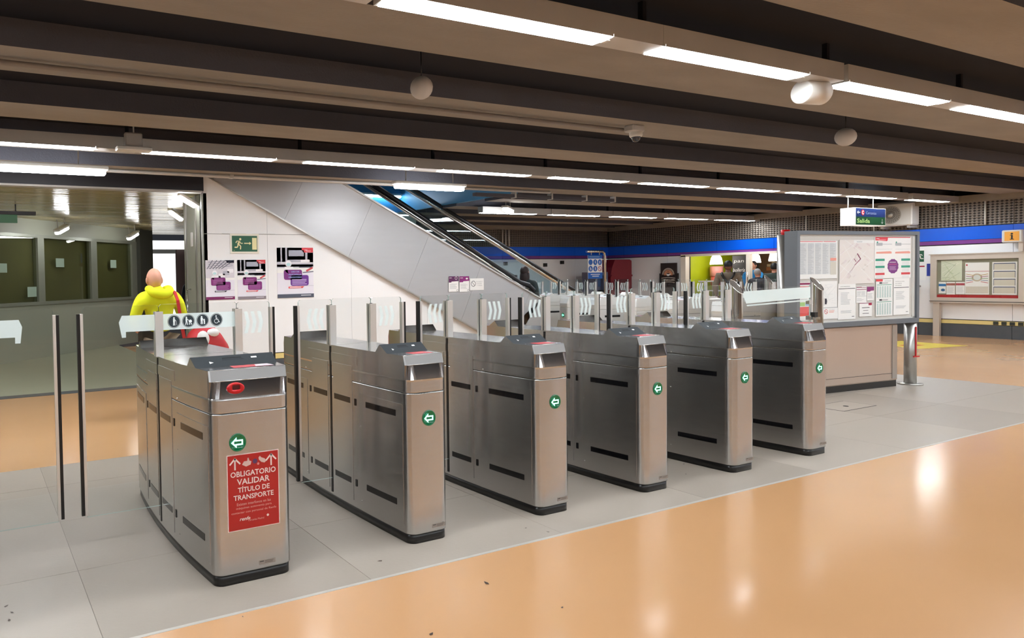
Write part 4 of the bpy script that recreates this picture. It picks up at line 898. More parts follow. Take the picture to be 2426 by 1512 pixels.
# hanging direction sign
hs=thing('hanging_sign','hanging blue and green sign reading Salida','sign',(14.05,6.6,0))
LIT=mat('white sign box','eeeeea',.4,emit=.6,ecol=(1,1,.98))
MB().box(0,1.02,0,.22,2.167,2.475,LIT).build('box',hs)
sp=Print(1.02,.308); sp.l=0; BL=mat('blue sign face','16306e',.35,emit=.12,ecol='16306e'); GN=mat('green sign face','1d5a34',.35,emit=.12,ecol='1d5a34'); WE=mat('sign lettering','dfe3e6',.4,emit=.15,ecol='dfe3e6')
sp.rect(.03,.15,.98,.15,BL).rect(.03,.008,.98,.142,GN); sp.up(); 
sp.line(.08,.225,.17,.225,.014,WE).line(.08,.225,.115,.25,.014,WE).line(.08,.225,.115,.20,.014,WE); sp.disc(.26,.225,.052,flat('d0202c'),20); sp.up(); sp.ring(.265,.225,.018,.034,WE,40,320,14); sp.text('Cercanías',.36,.195,.34,.05,flat('9fb0d8')); sp.text('Salida',.07,.04,.42,.075,mat('green lettering','b8e08a',.4,emit=.2,ecol='b8e08a'),True); sp.line(.9,.12,.9,.035,.012,WE).line(.9,.035,.87,.065,.012,WE).line(.9,.035,.93,.065,.012,WE)
sp.place('sign_face',(0,-.001,2.167),parent=hs)
for xx in (.12,.95): MB().tube([(xx,.16,2.475),(xx,.16,2.755)],.008,WPLAST,6).build('rod',hs)
MB().tube([(.85,.1,2.167),(.85,.1,1.95)],.006,WPLAST,6).build('cord',hs)
# air conditioner on the right wall
ac=thing('air_conditioner','white air conditioner unit fixed high on the grille wall','air conditioner',(XR,7.48,2.27)); 
MB().rbox(-.34,-.04,-.3,.3,0,.46,WPLAST,.02).build('casing',ac)
MB().lathe([(.185,-.345),(.185,-.35),(.17,-.352),(.17,-.342)],(0,.06,.23),mat('fan surround','b7b4ac',.4),28,'x').lathe([(.05,-.36),(1e-5,-.362)],(0,.06,.23),WPLAST,16,'x').build('fan_ring',ac)
fg=MB()
for k in range(24): a=2*math.pi*k/24; fg.tube([(-.352,.06+.05*math.cos(a),.23+.05*math.sin(a)),(-.35,.06+.17*math.cos(a+.4),.23+.17*math.sin(a+.4))],.003,mat('fan wire','6d6a66',.4),4,False)
for r_ in (.08,.12,.15): fg.tube([(-.351,.06+r_*math.cos(2*math.pi*k/20),.23+r_*math.sin(2*math.pi*k/20)) for k in range(21)],.003,M['fan wire'],4,False)
fg.build('fan_guard',ac); MB().box(-.3,.0,-.25,-.2,-.05,0,GALV).box(-.3,.0,.2,.25,-.05,0,GALV).build('bracket',ac)
# ================================================================== RIGHT WALL THINGS (facing -X: rz = -90)
RW=R(-90)
def rw(u,v): p=hit(u,v,(XR,0),90); return p.y,p.z
def rsheet(u0,v0,u1,v1,label,draw,base=W8,name='notice',cat='notice',x=XR,th=.004,parent=None):
    a=hit(u0,v0,(x,0),90); b_=hit(u1,v1,(x,0),90); w_,h_=a.y-b_.y,a.z-b_.z
    p=Print(w_,h_,base,th,lay=.0015); draw(p,w_,h_)
    kw={} if parent else dict(label=label,category=cat)
    return p.place(name,(x-th,a.y,b_.z),RW,**kw)
def d_exR(p,w,h): p.rect(w*.05,h*.08,w*.9,h*.84,flat('1f5d42')); p.up(); p.man(w*.5,h*.2,h*.6,W8,'run',-1)
rsheet(2166,592,2190.5,623,'green exit sign partly behind the right edge of the notice board',d_exR,name='exit_sign',cat='sign')
rsheet(2160,629,2194,664,'white paper with a red line on the right wall',lambda p,w,h:p.rect(0,h*.88,w*.9,h*.09,flat('b03048')))
rsheet(2196,625,2211,654,'small blue notice on the right wall',lambda p,w,h:p.rect(0,0,w,h,flat('2a3f9e')))
# wall display case
DX=XR-.16
dcs=thing('display_case','aluminium wall display case with maps and a red foot strip','display case',(DX,6.95,0),RW)
dy0=6.95; dw=2.9
ALP=mat('pale aluminium case','cfc4b8',.35,.35,var=.03)
zb,zt=.676,1.64
def dlen(u): p=hit(u,650,(DX,0),90); return dy0-p.y
def dz(u,v): p=hit(u,v,(DX,0),90); return p.z
MB().box(0,dw,0,.12,zt-.1,zt,ALP).build('frame_rail',dcs); MB().box(0,dw,0,.12,zb,zb+.11,ALP).build('frame_rail',dcs); MB().box(0,.1,0,.12,zb+.11,zt-.1,ALP).build('frame_stile',dcs); MB().box(dlen(2413),dw,0,.12,zb+.11,zt-.1,ALP).build('frame_stile',dcs)
MB().box(.05,dw-.05,.04,.11,zb+.05,zt-.05,mat('olive grey backing','8d8c78',.5,0,var=.04)).build('backing',dcs); MB().box(.1,dlen(2413),.01,.014,zb+.11,zt-.1,glassmat('case glass',(.97,.97,.96),.25)).build('glass_pane',dcs)
MB().box(.1,dlen(2413),.03,.04,zb+.11,zb+.165,mat('red foot strip','b01c22',.4)).build('red_strip',dcs); MB().box(-.02,dw,-.02,.14,zt,zt+.015,ALP).box(-.01,dw,-.01,.0,zb+.03,zb+.04,SEAM).build('drip_rail',dcs)
MB().box(.04,.14,.02,.10,0,zb,ALP).build('leg',dcs); MB().box(dw-.2,dw-.1,.02,.10,0,zb,ALP).build('leg',dcs)
def d_green(p,w,h):
    p.rect(0,0,w,h,flat('dbe2cc')); p.up(); rs=random.Random(9)
    for i in range(14): p.line(rs.uniform(0,1)*w,rs.uniform(0,1)*h,rs.uniform(0,1)*w,rs.uniform(0,1)*h,.008,flat(rs.choice(('c8d4b0','eef0e2','b8c4a8'))))
def d_metro(p,w,h):
    p.rect(w*.04,h*.9,w*.06,h*.05,flat('c03040')).rect(0,h*.72,w,h*.012,flat('c05060')); p.ring(w*.5,h*.53,w*.15,w*.22,flat('c9b8a0'),n=20).disc(w*.5,h*.53,w*.15,flat('dfe4e0')); p.up()
    for i,c in enumerate(('c05060','6080a8','70a070','a06080','c0a050')): p.line(w*.04,h*(.36+.07*i),w*.34,h*(.4+.05*i),.01,flat(c)).line(w*.66,h*(.4+.05*i),w*.96,h*(.36+.07*i),.01,flat(c))
    p.rect(w*.03,h*.03,w*.94,h*.22,flat('d6d0c4'))
def d_tab(p,w,h):
    for k in range(4): p.rect(w*.06,h*(.04+.24*k),w*.88,h*.2,flat('d9d4c6')); p.up(); p.rect(w*.06,h*(.22+.24*k),w*.88,h*.025,flat('4a5a78')).rect(w*.05,h*(.04+.24*k),w*.03,h*.19,flat('8a9098')).rect(w*.91,h*(.04+.24*k),w*.03,h*.19,flat('8a9098')); p.l-=1
def z5(x,y): return (2160+x/3.778,440+y/3.778)
xi=DX+.038
for (a,b_,c,d_,lb,dr,nm,ct) in ((265,672,450,850,'green area map in the aluminium display case',d_green,'area_map','map'),(480,690,692,975,'network diagram poster in the middle of the display case',d_metro,'network_poster','poster'),(722,684,942,978,'timetable sheet with four rows at right of the display case',d_tab,'timetable_sheet','timetable')):
    rsheet(*z5(a,b_),*z5(c,d_),lb,dr,name=nm,cat=ct,x=xi,th=.003)
def d_q(c): return lambda p,w,h:(p.rect(0,h*.72,w,h*.18,flat(c)),p.lines(w*.1,h*.15,w*.8,h*.5,6,G7,.5,.2))
rsheet(*z5(243,862),*z5(306,965),'blue headed leaflet at lower left of the display case',lambda p,w,h:(p.rect(0,h*.62,w,h*.22,flat('3a7fc0')),p.up(),p.disc(w*.6,h*.3,w*.3,flat('3a6a9a'),12,h*.12)),x=xi,th=.003)
rsheet(*z5(312,862),*z5(388,975),'red headed sheet in the display case beside the blue leaflet',d_q('b06a60'),x=xi,th=.003)
rsheet(*z5(396,862),*z5(474,972),'second red headed sheet in the display case',d_q('b8505a'),x=xi,th=.003)
ib=thing('information_sign','white box sign with an orange panel and the letter i','sign',(XR-.32,rw(2412,560)[0]+.1,0),RW)
MB().rbox(-.02,.26,0,.25,1.83,2.06,WPLAST,.015).build('box',ib)
ip=Print(.2,.17); ip.rect(.0,.0,.2,.17,mat('orange panel','c98a2a',.4,emit=.4,ecol='d8983a')).up(); ip.rect(.088,.03,.026,.075,flat('2a2018')).disc(.1,.13,.018,flat('2a2018'),12).rect(.072,.022,.058,.012,flat('2a2018')).rect(.075,.098,.035,.01,flat('2a2018')); ip.place('sign_face',(.02,-.001,1.86),parent=ib)
MB().box(.19,.25,.06,.25,1.66,1.83,ALP).build('bracket',ib)
# leaning shelf beside the display case
ls=thing('steel_lectern','grey steel lectern table against the right wall','table',(XR-.5,7.75,0),RW)
MB().prism([(0,1.06),(.5,1.06),(.62,1.02),(.62,.99),(.5,.98),(0,.80)],0,.42,mat('lectern steel','8e8882',.4,.6,var=.05)).build('top',ls)
for xx in (.02,.56): MB().box(xx,xx+.05,.05,.1,0,.95,M['lectern steel']).build('leg',ls)
# coffee sign panel
def d_cof(p,w,h):
    DB=flat('2c2220'); CR=flat('e8dccb'); p.rect(0,0,w,h,DB); p.up(); cx=w*.5; cz=h*.775
    p.ring(cx,cz,w*.36,w*.385,CR,0,180,24); p.ring(cx,cz,w*.31,w*.33,CR,0,180,24); p.disc(cx,cz,w*.28,flat('c98a68'),28); p.rect(cx-w*.3,cz-w*.34,w*.6,w*.3,DB); p.up()
    p.rect(cx-w*.3,cz-w*.34,w*.6,w*.26,DB); p.poly([(cx-w*.12,cz+w*.06),(cx+w*.12,cz+w*.06),(cx+w*.06,cz-w*.1),(cx-w*.06,cz-w*.1)],W8); p.up(); p.disc(cx,cz+w*.06,w*.11,flat('3a241c'),16,w*.03).ring(cx+w*.13,cz+w*.01,w*.02,w*.045,W8,n=10); p.rect(cx-w*.06,cz+w*.16,w*.12,w*.03,flat('6a4030'))
    p.text('CAFÉ&BOLLERÍA',w*.08,h*.655,w*.84,h*.035,CR,True)
    n=12
    for k in range(n):
        a0=-1+2*k/n; a1=-1+2*(k+1)/n; f_=lambda a:h*.712-a*a*h*.012
        p.poly([(cx+a0*w*.44,f_(a0)),(cx+a1*w*.44,f_(a1)),(cx+a1*w*.44,f_(a1)+.012),(cx+a0*w*.44,f_(a0)+.012)],CR); f2=lambda a:h*.628-a*a*h*.012
        p.poly([(cx+a0*w*.42,f2(a0)),(cx+a1*w*.42,f2(a1)),(cx+a1*w*.42,f2(a1)+.012),(cx+a0*w*.42,f2(a0)+.012)],CR)
cs_=thing('coffee_sign','brown café sign panel with a white cup, left of the café opening','sign',(XR-.12,0,0),RW)
a=hit(1562,620,(XR-.12,0),90); b_=hit(1605,705,(XR-.12,0),90); cs_.location=(XR-.12,a.y,0)
cw=a.y-b_.y; cpz=Print(cw*.86,1.64-.2,flat('2c2220'),.05,lay=.0015); d_cof(cpz,cw*.86,1.44); cpz.place('panel',(cw*.07,0,.2),parent=cs_)
MB().box(0,cw*.07,0,.06,.2,1.35,flat('1c1614')).build('side_wing',cs_); MB().box(cw*.93,cw,0,.06,.2,1.35,flat('1c1614')).build('side_wing',cs_); MB().box(0,cw,-.05,.1,0,.2,BLACK).build('base',cs_)
# red vending machine and cash machine in the corner
rm=thing('red_machine','dark red vending kiosk with a slanting hood in the far corner','machine',(XR-.55,14.2,0))
DR=mat('dark red metal','7c1524',.35,0,var=.12,scale=4)
MB().prism([(-.38,0),(.5,0),(.5,1.74),(.42,1.78),(-.2,1.78),(-.32,1.55),(-.38,1.3)],-.25,.35,DR).build('body',rm); MB().prism([(-.40,1.28),(.5,1.28),(.5,1.33),(-.36,1.33)],-.28,.36,DR).build('ledge',rm)
rp_=Print(.7,.25); rp_.text('euro',.2,.08,.36,.09,W8,True).disc(.1,.12,.04,W8,12); rp_.place('lettering',(-.28,-.252,.62),parent=rm); MB().box(-.25,.35,-.262,-.25,.85,1.2,flat('5c101c')).build('screen_panel',rm)
am=thing('cash_machine','grey cash machine standing beside the red kiosk','machine',(16.4,13.9,0))
GA=mat('slate grey metal','6f6f86',.4,.2,var=.05); MB().box(-.24,.24,0,.5,0,.7,GA).box(-.24,-.17,0,.5,.7,1.42,GA).box(.17,.24,0,.5,.7,1.42,GA).box(-.17,.17,0,.5,1.32,1.42,GA).box(-.17,.17,.2,.5,.7,1.32,GA).build('body',am)
MB().box(-.15,.15,.17,.2,1.0,1.3,mat('screen glass','3c4a66',.1,emit=.15,ecol='3c5a86')).build('screen',am); MB().box(-.15,.15,.05,.2,.86,.9,BLACK).build('keypad',am)
# bent pole with blue safety sign
bpz=thing('pole_sign','blue safety instruction sign hanging from a bent steel pole','sign',(15.75,13.6,0))
MB().tube([(.42,0,0),(.42,0,1.88),(.39,0,1.96),(.32,0,2.0),(-.3,0,2.0)],.035,CHROME,12).build('pole',bpz)
MB().tube([(-.12,0,1.97),(-.12,0,1.9)],.012,GALV,6).tube([(.2,0,1.97),(.2,0,1.9)],.012,GALV,6).build('hanger',bpz)
q=Print(.56,.66,W8,.01,lay=.0015); BQ=flat('1560b8'); q.rect(.0,.56,.56,.1,BQ).rect(0,0,.56,.17,BQ); q.up(); q.rect(.05,.6,.4,.02,flat('8fb4e0')).rect(.1,.11,.36,.018,W8).rect(.16,.06,.26,.018,W8)
for i in range(3):
    for j in range(2):
        cx,cz=.1+.18*i,.46-.18*j
        if (i,j)==(2,1): q.l=1; q.ring(cx,cz,.055,.075,flat('b8606a'),n=20).line(cx-.05,cz+.05,cx+.05,cz-.05,.018,flat('b8606a'))
        else: q.l=1; q.disc(cx,cz,.08,BQ,20); q.l=2; q.man(cx,cz-.05,.1,W8,('walk','sit','run','child','cane')[(i+j*3)%5])
q.place('sign_panel',(-.26,-.01,1.24),parent=bpz)
# yellow floor decal
MB().add([(14.6,5.95,.0015),(15.85,5.72,.0015),(16.0,6.75,.0015),(15.2,6.9,.0015)],[(0,1,2,3)],mat('yellow floor sticker','dbc23a',.35)).add([(15.0,6.2,.002),(15.4,6.15,.002),(15.45,6.35,.002),(15.05,6.4,.002)],[(0,1,2,3)],flat('c04a2a')).build('floor_sticker',None,label='yellow sticker on the orange floor behind the notice board',category='sticker')
sd=MB(); 
for k in range(6): sd.box(XR-.018,XR-.006,5.98-.115*k,6.05-.115*k,.268,.33,flat('2c3028'))
sd.build('arrow_mark',wr)
# small wall fittings on the far wall
for u,v in ((1196,625),(1290,628),(1330,622)):
    p=hit(u,v,(0,YF),0); box1('wall_bracket',wf,SEAM,p.x-.05,p.x+.05,YF-.06,YF+.01,p.z-.05,p.z+.05)
# ================================================================== CAFE behind the opening
cf=structure('wall_cafe_back'); cf2=structure('wall_cafe_side'); cf3=structure('ceiling_cafe')
CX1=20.6
CFL=mat('cafe floor','9a8878',.4,0,var=.05); CW=mat('cafe wall','b7a89a',.6,0,var=.05); LIME=mat('lime green wall','b4c40c',.5,0,var=.05)
box1('cafe_floor',floor,CFL,XR+.2,CX1,SH0-.6,SH1+.6,-.05,.004); box1('cafe_ceiling',cf3,mat('cafe ceiling','6b5f58',.6),XR+.2,CX1,SH0-.6,SH1+.6,2.2,2.25); box1('cafe_back',cf,mat('cafe back wall','57504d',.6,0,var=.1),CX1,CX1+.1,SH0-.6,SH1+.6,0,2.25)
box1('lime_wall',cf2,LIME,XR+.2,CX1,SH1+.02,SH1+.12,0,2.2); cf4=structure('wall_cafe_end'); box1('cafe_side',cf4,CW,XR+.2,CX1,SH0-.7,SH0-.6,0,2.2)
dr=structure('door_1')
box1('door_post',dr,mat('cream door frame','e6dccd',.35,0,var=.03),XR-.04,XR+.12,SH1-.02,SH1+.12,0,1.83); box1('door_post',dr,M['cream door frame'],XR-.04,XR+.12,SH0-.12,SH0,0,1.83); box1('door_head',dr,M['cream door frame'],XR-.04,XR+.12,SH0-.12,SH1+.12,1.80,1.86)
box1('mullion',dr,M['cream door frame'],XR-.03,XR+.08,rw(1778,650)[0],rw(1769,650)[0],0,1.80)
MB().tube([(XR-.06,rw(1774,650)[0],1.35),(XR-.06,rw(1774,650)[0],1.1)],.012,CHROME,6).build('pull_handle',dr)
def cafe_txt():
    y0=rw(1735,650)[0]; y1=rw(1768,650)[0]
    t=thing('menu_board','dark café menu board with white script words','menu board',(XR+.9,0,0),RW)
    A=hit(1735,650,(XR+.9,0),90); B=hit(1768,650,(XR+.9,0),90); t.location.y=A.y; w=A.y-B.y
    MB().box(0,w,0,.03,.0,1.8,mat('chalk board','3c3a3e',.5,0,var=.1)).build('board',t)
    p=Print(w,1.2); WW=flat('f4f4f4')
    p.text('pan',w*.1,.98,w*.7,.09,WW,False,.2).text('bollería',w*.05,.76,w*.85,.1,WW,False,.2).text('prensa',w*.08,.54,w*.85,.12,WW,False,.2).text('snacks',w*.08,.32,w*.8,.09,WW,False,.2); p.place('lettering',(0,-.002,.6),parent=t)
cafe_txt()
fp_=thing('food_photo','large photo panel of baked rolls on the café wall','picture',(CX1-.001,12.0,0),RW)
fpp=Print(3.2,.9,flat('6a5046'),.03,lay=.002); fpp.rect(0,0,3.2,.9,flat('7c5a48')); fpp.up()
rs=random.Random(4)
for k in range(14): fpp.line(rs.uniform(0,2.4),rs.uniform(.1,.8),rs.uniform(.6,3.1),rs.uniform(.1,.8),rs.uniform(.06,.12),flat(rs.choice(('d9966a','e8b48a','c77a50','f0d0b0')))); fpp.up() if k%4==0 else None
fpp.place('photo_panel',(0,-.03,1.0),parent=fp_)
PEND=mat('lit lamp shade','fff4e6',.5,emit=11,ecol=(1,.93,.85))
for i,(u,v,dx) in enumerate(((1697,612,.5),(1787,608,1.2),(1838,603,.3))):
    p=hit(u,v+4,(XR+dx,0),90)
    t=thing('pendant_lamp','%s white pendant lamp glowing in the café'%('left','middle','right')[i],'lamp',(p.x,p.y,p.z),0,'café pendant lamps')
    MB().lathe([(.15,-.12),(.148,-.08),(.12,.06),(.08,.12),(.02,.14)],(0,0,0),PEND,20).build('shade',t); MB().tube([(0,0,.14),(0,0,2.2-p.z)],.006,BLACK,6).build('cord',t)
ct=thing('cafe_counter','café counter with a glass top and pale front','counter',(XR+1.3,9.6,0)); MB().box(0,.6,-1.3,1.9,0,1.0,mat('counter front','8b7d74',.4)).build('body',ct); MB().box(-.05,.65,-1.35,1.95,1.0,1.04,WPLAST).build('top',ct); MB().box(.05,.5,.3,1.4,1.04,1.3,glassmat('counter glass',(.9,.95,.95),1)).build('glass_case',ct)
sh=thing('cafe_shelf','shelf of cups and tins behind the café counter','shelf',(CX1-.45,9.5,0)); 
for z_ in (1.15,1.45,1.72): MB().box(0,.35,-1.2,.9,z_,z_+.03,WPLAST).build('board',sh)
MB().box(0,.35,-1.25,-1.2,0,2.0,WPLAST).box(0,.35,.9,.95,0,2.0,WPLAST).build('side',sh)
rs=random.Random(8)
for k in range(9):
    for j,z_ in enumerate((1.18,1.48,1.75)):
        c=rs.choice(('e8e8e6','c8ccd0','d8c0a0','8aa0a8','f0f0ee')); hh=rs.uniform(.08,.16)
        o=MB().lathe([(.04,0),(.055,hh*.6),(.05,hh)],(0,0,0),flat(c),12).build('cup',None,loc=(CX1-.3,8.45+k*.22,z_+.002)); o['label']='cup or tin on the café shelf behind the counter'; o['category']='cup'; o['group']='cups on the café shelf'
cm=thing('coffee_machine','dark coffee machine on the café counter','machine',(XR+1.6,9.3,1.042)); MB().rbox(-.2,.2,-.3,.3,0,.42,mat('dark machine','3c3f48',.3,.5),.02).build('body',cm); MB().box(-.21,-.19,-.25,.25,.15,.2,CHROME).build('tray',cm); MB().rbox(-.2,.2,-.28,.28,.42,.47,WPLAST,.01).build('lid',cm)
tw=thing('snack_tower','pink and red snack display by the lime wall','display',(XR+.95,12.05,0)); MB().tube([(0,0,0),(0,0,1.05)],.05,GALV,10).build('stand',tw); MB().tube([(0,0,1.0),(0,0,1.25)],.14,flat('e06a60'),12).build('red_bin',tw); MB().tube([(0,0,1.25),(0,0,1.52)],.16,flat('e89a92'),12).build('pink_bin',tw)
tb=thing('cafe_table','pale café serving table by the lime wall','table',(XR+.5,11.62,0)); MB().box(-.3,.3,-.45,.45,1.1,1.13,WPLAST).build('top',tb)
for sx in (-.25,.25):
    for sy in (-.4,.4): MB().box(sx-.015,sx+.015,sy-.015,sy+.015,0,1.1,GALV).build('leg',tb)
MB().box(-.3,.3,-.45,.45,.85,.87,WPLAST).build('shelf',tb)
# ================================================================== PEOPLE
def skin(name,pts,edges,m,parent=None,sub=2,root=0):
    me=bpy.data.meshes.new(name); me.from_pydata([p[:3] for p in pts],edges,[]); o=bpy.data.objects.new(name,me); C.objects.link(o)
    o.modifiers.new('s','SKIN'); sv=me.skin_vertices[0].data
    for i,p in enumerate(pts): sv[i].radius=(p[3],p[4] if len(p)>4 else p[3])
    sv[root].use_root=True
    o.modifiers.new('u','SUBSURF').levels=sub; o.modifiers['u'].render_levels=sub
    dg=bpy.context.evaluated_depsgraph_get(); m2=bpy.data.meshes.new_from_object(o.evaluated_get(dg)); bpy.data.objects.remove(o); bpy.data.meshes.remove(me)
    m2.materials.clear(); m2.materials.append(m)
    for p in m2.polygons: p.use_smooth=True; p.material_index=0
    o=bpy.data.objects.new(name,m2); C.objects.link(o)
    if parent: o.parent=parent
    return o
SKIN1=mat('skin','c48c74',.5,0,var=.05,scale=20); SKIN2=mat('brown skin','6a4234',.5,0,var=.05,scale=20)
def hand(t,w_,d,sk,side):
    w_=Vector(w_); d=Vector(d).normalized(); a=d.cross(Vector((0,1,0))).normalized(); nrm=a.cross(d).normalized()
    pts=[(*w_,.026,.02),(*(w_+d*.05),.036,.016),(*(w_+d*.085),.036,.014)]; ed=[(0,1),(1,2)]
    for k,L_ in enumerate((.058,.07,.072,.062)):
        b=w_+d*.085+a*((k-1.5)*.019); i=len(pts); pts+=[(*b,.0095),(*(b+d*L_*.55-nrm*.006),.009),(*(b+d*L_-nrm*.022),.0075)]; ed+=[(2,i),(i,i+1),(i+1,i+2)]
    b=w_+d*.03+a*(-.03*side); i=len(pts); pts+=[(*b,.011),(*(b+d*.035-a*.022*side),.0105),(*(b+d*.062-a*.026*side),.009)]; ed+=[(1,i),(i,i+1),(i+1,i+2)]
    skin('hand',pts,ed,sk,t,1)
def person(label,loc,rz,H,top,legs,sk,hair=None,hood=False,bow=0,arms=None,stance=.1,shoe='1c1c1e',bald=False,hs=1.0,dz=0.0,hx=0.0,long=False,cap=None,neckc=True,build=1.0):
    """standing figure facing +Y in its own frame; H is its height"""
    t=thing('person',label,'person',loc,rz); s=H/1.75; b=build
    A=arms or [((.2,.0,1.42),(.27,-.01,1.13),(.25,.13,.93)),((-.2,.0,1.42),(-.27,-.01,1.13),(-.25,.13,.93))]
    P_=[(0,0,.98,.155*b,.11*b),(0,.0,1.12,.15*b,.105*b),(0,.01,1.27,.165*b,.115*b),(0,.02*bow,1.40,.15*b,.10*b),(0,.04*bow,1.47,.075,.07),(0,.07*bow,1.54,.055,.055)]
    E=[(0,1),(1,2),(2,3),(3,4),(4,5)]
    for sh_,el,wr_ in A:
        i=len(P_); P_+=[(sh_[0],sh_[1],sh_[2],.075*b),((sh_[0]+el[0])/2,(sh_[1]+el[1])/2,(sh_[2]+el[2])/2,.064*b),(*el,.052*b),((wr_[0]+el[0])/2,(wr_[1]+el[1])/2,(wr_[2]+el[2])/2,.046*b),(*wr_,.036*b)]; E+=[(3,i),(i,i+1),(i+1,i+2),(i+2,i+3),(i+3,i+4)]
    sc=lambda L_: [(p[0]*s,p[1]*s,p[2]*s,*(q*s for q in p[3:])) for p in L_]
    skin('top_clothing',sc(P_),E,top,t)
    L_=[(0,0,.99,.14*b,.105*b),(.09*b,0,.88,.095*b),(.1+stance*.2,.02,.5,.065),(.1+stance*.5,0,.1,.045),(-.09*b,0,.88,.095*b),(-.1-stance*.2,.02,.5,.065),(-.1-stance*.5,-.02,.1,.045)]
    skin('trousers',sc(L_),[(0,1),(1,2),(2,3),(0,4),(4,5),(5,6)],legs,t)
    for x in (.1+stance*.5,-.1-stance*.5):
        skin('shoe',sc([(x,-.05,.05,.045,.04),(x,.05,.045,.048,.035),(x,.16,.035,.042,.028)]),[(0,1),(1,2)],mat('shoe '+shoe,shoe,.5),t,1)
    # head with face, ears
    hy=.09*bow; hz=1.64; 
    hd=MB(); hd.ell((0,hy*s,hz*s),(.078*s,.098*s,.115*s),sk,18,14)
    hd.ell((0,(hy+.098)*s,(hz-.015)*s),(.013*s,.02*s,.022*s),sk,8,6)
    for sx in (-1,1): hd.ell((sx*.08*s,(hy-.005)*s,(hz-.01)*s),(.012*s,.022*s,.034*s),sk,10,8)
    hd.ell((0,(hy+.06)*s,(hz-.075)*s),(.05*s,.045*s,.04*s),sk,12,8); hd; HN=len(hd.v)
    nk=[(0,(.045*bow)*s,1.42*s),(hx*s*.6,hy*.8*s,(hz-.07+dz)*s)]
    hd.v=[((x*hs)+hx*s,(y-hy*s)*hs+hy*s,(z_-hz*s)*hs+(hz+dz)*s) if i<HN else (x,y,z_) for i,(x,y,z_) in enumerate(hd.v)]
    hd.tube(nk,[.066*s,.058*s],sk,14); hd.build('head',t)
    ey=MB()
    for sx in (-1,1): ey.ell((sx*.03*s,(hy+.088)*s,(hz+.01)*s),(.012*s,.008*s,.007*s),flat('f2f0ee'),8,6); ey.ell((sx*.03*s,(hy+.095)*s,(hz+.01)*s),(.005*s,.004*s,.005*s),flat('2a1c14'),8,6)
    ey.ell((0,(hy+.092)*s,(hz-.055)*s),(.024*s,.008*s,.006*s),flat('a05a50'),8,6); ey.v=[((x*hs)+hx*s,(y-hy*s)*hs+hy*s,(z_-hz*s)*hs+(hz+dz)*s) for x,y,z_ in ey.v]; ey.build('face_features',t)
    if hair and not cap:
        hm=MB(); hm.ell((0,(hy-.018)*s,(hz+.025)*s),(.088*s,.098*s,.108*s),hair,18,12)
        if long: hm.ell((0,(hy-.06)*s,(hz-.12)*s),(.085*s,.05*s,.17*s),hair,16,10).ell((.07*s,(hy-.01)*s,(hz-.1)*s),(.03*s,.05*s,.13*s),hair,10,8).ell((-.07*s,(hy-.01)*s,(hz-.1)*s),(.03*s,.05*s,.13*s),hair,10,8)
        hm.build('hair',t)
    if cap:
        cm_=MB(); cm_.ell((0,(hy-.01)*s,(hz+.045)*s),(.09*s,.108*s,.095*s),cap,18,10); cm_.prism([(-.075*s,(hy+.07)*s),(.075*s,(hy+.07)*s),(.06*s,(hy+.17)*s),(0,(hy+.185)*s),(-.06*s,(hy+.17)*s)],(hz+.04)*s,(hz+.052)*s,cap,'z'); cm_.build('cap',t)
    for (sh_,el,wr_),sd_ in zip(A,(1,-1)): 
        d=Vector(wr_)-Vector(el); hand(t,Vector(wr_)*s,d,sk,sd_)
    return t,s
# man in the yellow hooded top, seen from behind
YH=mat('bright yellow fabric','d8dc10',.85,0,var=.1,scale=12,bump=.3,bscale=9)
man,s=person('bald person in a bright yellow hooded top, seen from behind with a red strap',(1.745,6.95,0),R(8),1.56,YH,mat('mottled trousers','6e5f50',.9,0,var=.5,scale=30),SKIN1,bow=1.0,build=1.16,hs=1.14,dz=-.035,hx=-.02,stance=.12,
  arms=[((.22,.0,1.39),(.31,.02,1.12),(.20,.24,1.05)),((-.22,.0,1.39),(-.31,.02,1.12),(-.20,.24,1.05))])
skin('hood',[(x*s,y*s,z_*s,r*s,r2*s) for x,y,z_,r,r2 in ((0,-.13,1.37,.06,.05),(.10,-.10,1.44,.07,.06),(.125,-.0,1.50,.06,.05),(.08,.1,1.48,.04,.035),(-.10,-.10,1.44,.07,.06),(-.125,-.0,1.50,.06,.05),(-.08,.1,1.48,.04,.035),(0,-.13,1.46,.08,.06))],[(0,7),(7,1),(1,2),(2,3),(7,4),(4,5),(5,6)],YH,man)
RS=mat('red webbing','c01e22',.7,0,var=.1,scale=40)
def strapat(path,wd,m,name,parent):
    v=[];f=[]
    for i,p in enumerate(path):
        p=Vector(p); v+=[(p.x-wd/2,p.y,p.z),(p.x+wd/2,p.y,p.z),(p.x+wd/2,p.y-.006,p.z),(p.x-wd/2,p.y-.006,p.z)]
    for i in range(len(path)-1):
        a=i*4
        for k in range(4): f.append((a+k,a+(k+1)%4,a+4+(k+1)%4,a+4+k))
    f+=[(0,1,2,3)]; n=len(v); f.append((n-4,n-3,n-2,n-1)); return MB().add(v,f,m).build(name,parent)
strapat([(.135*s,.02,1.50*s),(.14*s,-.12*s,1.46*s),(.155*s,-.172*s,1.36*s),(.175*s,-.178*s,1.2*s),(.21*s,-.165*s,1.02*s),(.25*s,-.14*s,.85*s)],.035,RS,'red_strap',man)
bag=thing('sports_bag','red bag with a white panel at the hip of the person in yellow','bag',(2.22,6.9,.42),R(12))
mb=MB(); RB=mat('red bag fabric','c21a2a',.6,0,var=.12,scale=10,bump=.2,bscale=10); v=[];f=[]; n=14
prof=[(-.22,.0,.10,.13),(-.16,.03,.15,.18),(0,.08,.16,.24),(.14,.02,.15,.17),(.24,-.02,.08,.08)]
for x,dz_,ry,rz_ in prof:
    for k in range(n): a=2*math.pi*k/n; v.append((x,ry*math.cos(a),.26+dz_+rz_*math.sin(a)))
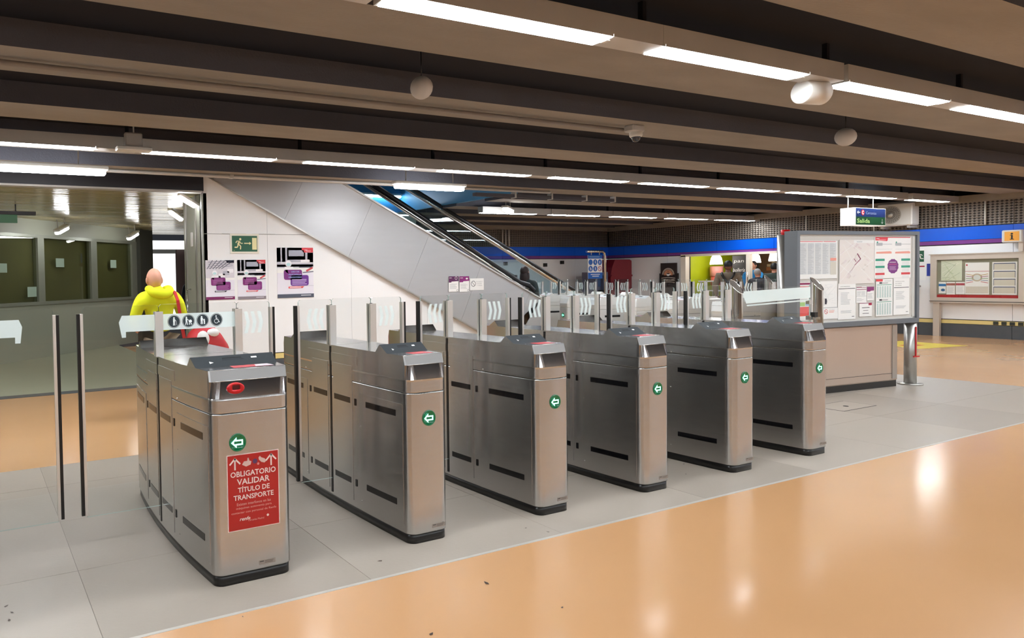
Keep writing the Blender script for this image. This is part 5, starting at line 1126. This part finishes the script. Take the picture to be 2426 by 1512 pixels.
for i in range(len(prof)-1):
    for k in range(n): k2=(k+1)%n; f.append((i*n+k,i*n+k2,(i+1)*n+k2,(i+1)*n+k))
mb.add(v,f,RB,True); mb.add(v[:n],[tuple(range(n))],RB); mb.add(v[-n:],[tuple(range(n))],RB); mb.build('bag_body',bag)
MB().ell((-.1,-.12,.38),(.07,.06,.09),flat('e6e2e0',.6),12,8).ell((.02,-.1,.44),(.08,.07,.05),flat('e6e2e0',.6),12,8).build('white_panel',bag); MB().tube([(-.15,0,.45),(-.05,.0,.6),(.05,0,.6),(.12,0,.45)],.012,RS,8).build('handle',bag)
# woman by the escalator
person('person with long dark hair in a dark coat at the foot of the escalator',(9.21,9.5,0),R(-70),1.54,mat('dark teal coat','2a3638',.8,0,var=.15,scale=10),mat('dark trousers','1d1d22',.8),SKIN1,hair=mat('dark brown hair','2a1c1c',.6,0,var=.2,scale=30),long=True)
# man with cap and backpack straps
mc,s2=person('person in a dark cap and brown top with black backpack straps, seen from behind',(15.15,9.5,0),R(-60),1.60,mat('olive brown shirt','6e6254',.85,0,var=.1),mat('grey trousers','3a3a40',.8),SKIN2,cap=mat('dark cap','16161e',.6),build=1.15)
skin('backpack_straps',[(x*s2,y*s2,z_*s2,.022,.03) for x,y,z_ in ((-.13,-.02,1.49),(-.12,-.13,1.42),(-.03,-.16,1.28),(.0,-.17,1.2),(.03,-.16,1.28),(.12,-.13,1.42),(.13,-.02,1.49))],[(0,1),(1,2),(2,3),(3,4),(4,5),(5,6)],BLACK,mc)
p=hit(1784,650,(XR+.45,0),90); person('person in a bright blue shirt behind the café door post',(p.x,p.y,0),R(90),1.62,mat('bright blue shirt','1f8ad0',.7),mat('black trousers','141418',.8),SKIN1,hair=mat('short dark hair','2a2220',.6))
p=hit(1795,650,(XR-.6,0),90); person('person with grey hair and a dark jacket outside the café',(p.x,p.y,0),R(-90),1.42,mat('navy jacket','20222e',.8),M['black trousers'],SKIN1,hair=mat('grey hair','8d8a88',.6))
p=hit(1835,650,(XR-.3,0),90); person('person in a dark green top at the café counter, beside the grey column',(p.x,p.y,0),R(-80),1.55,mat('dark green top','26352f',.8),M['black trousers'],SKIN1,hair=mat('black hair','15120f',.6),build=1.25)
p=Vector((5.3,17.6,0)); person('distant person in a dark jacket walking in the corridor',p,R(150),1.55,M['navy jacket'],M['black trousers'],SKIN2,hair=M['short dark hair'])
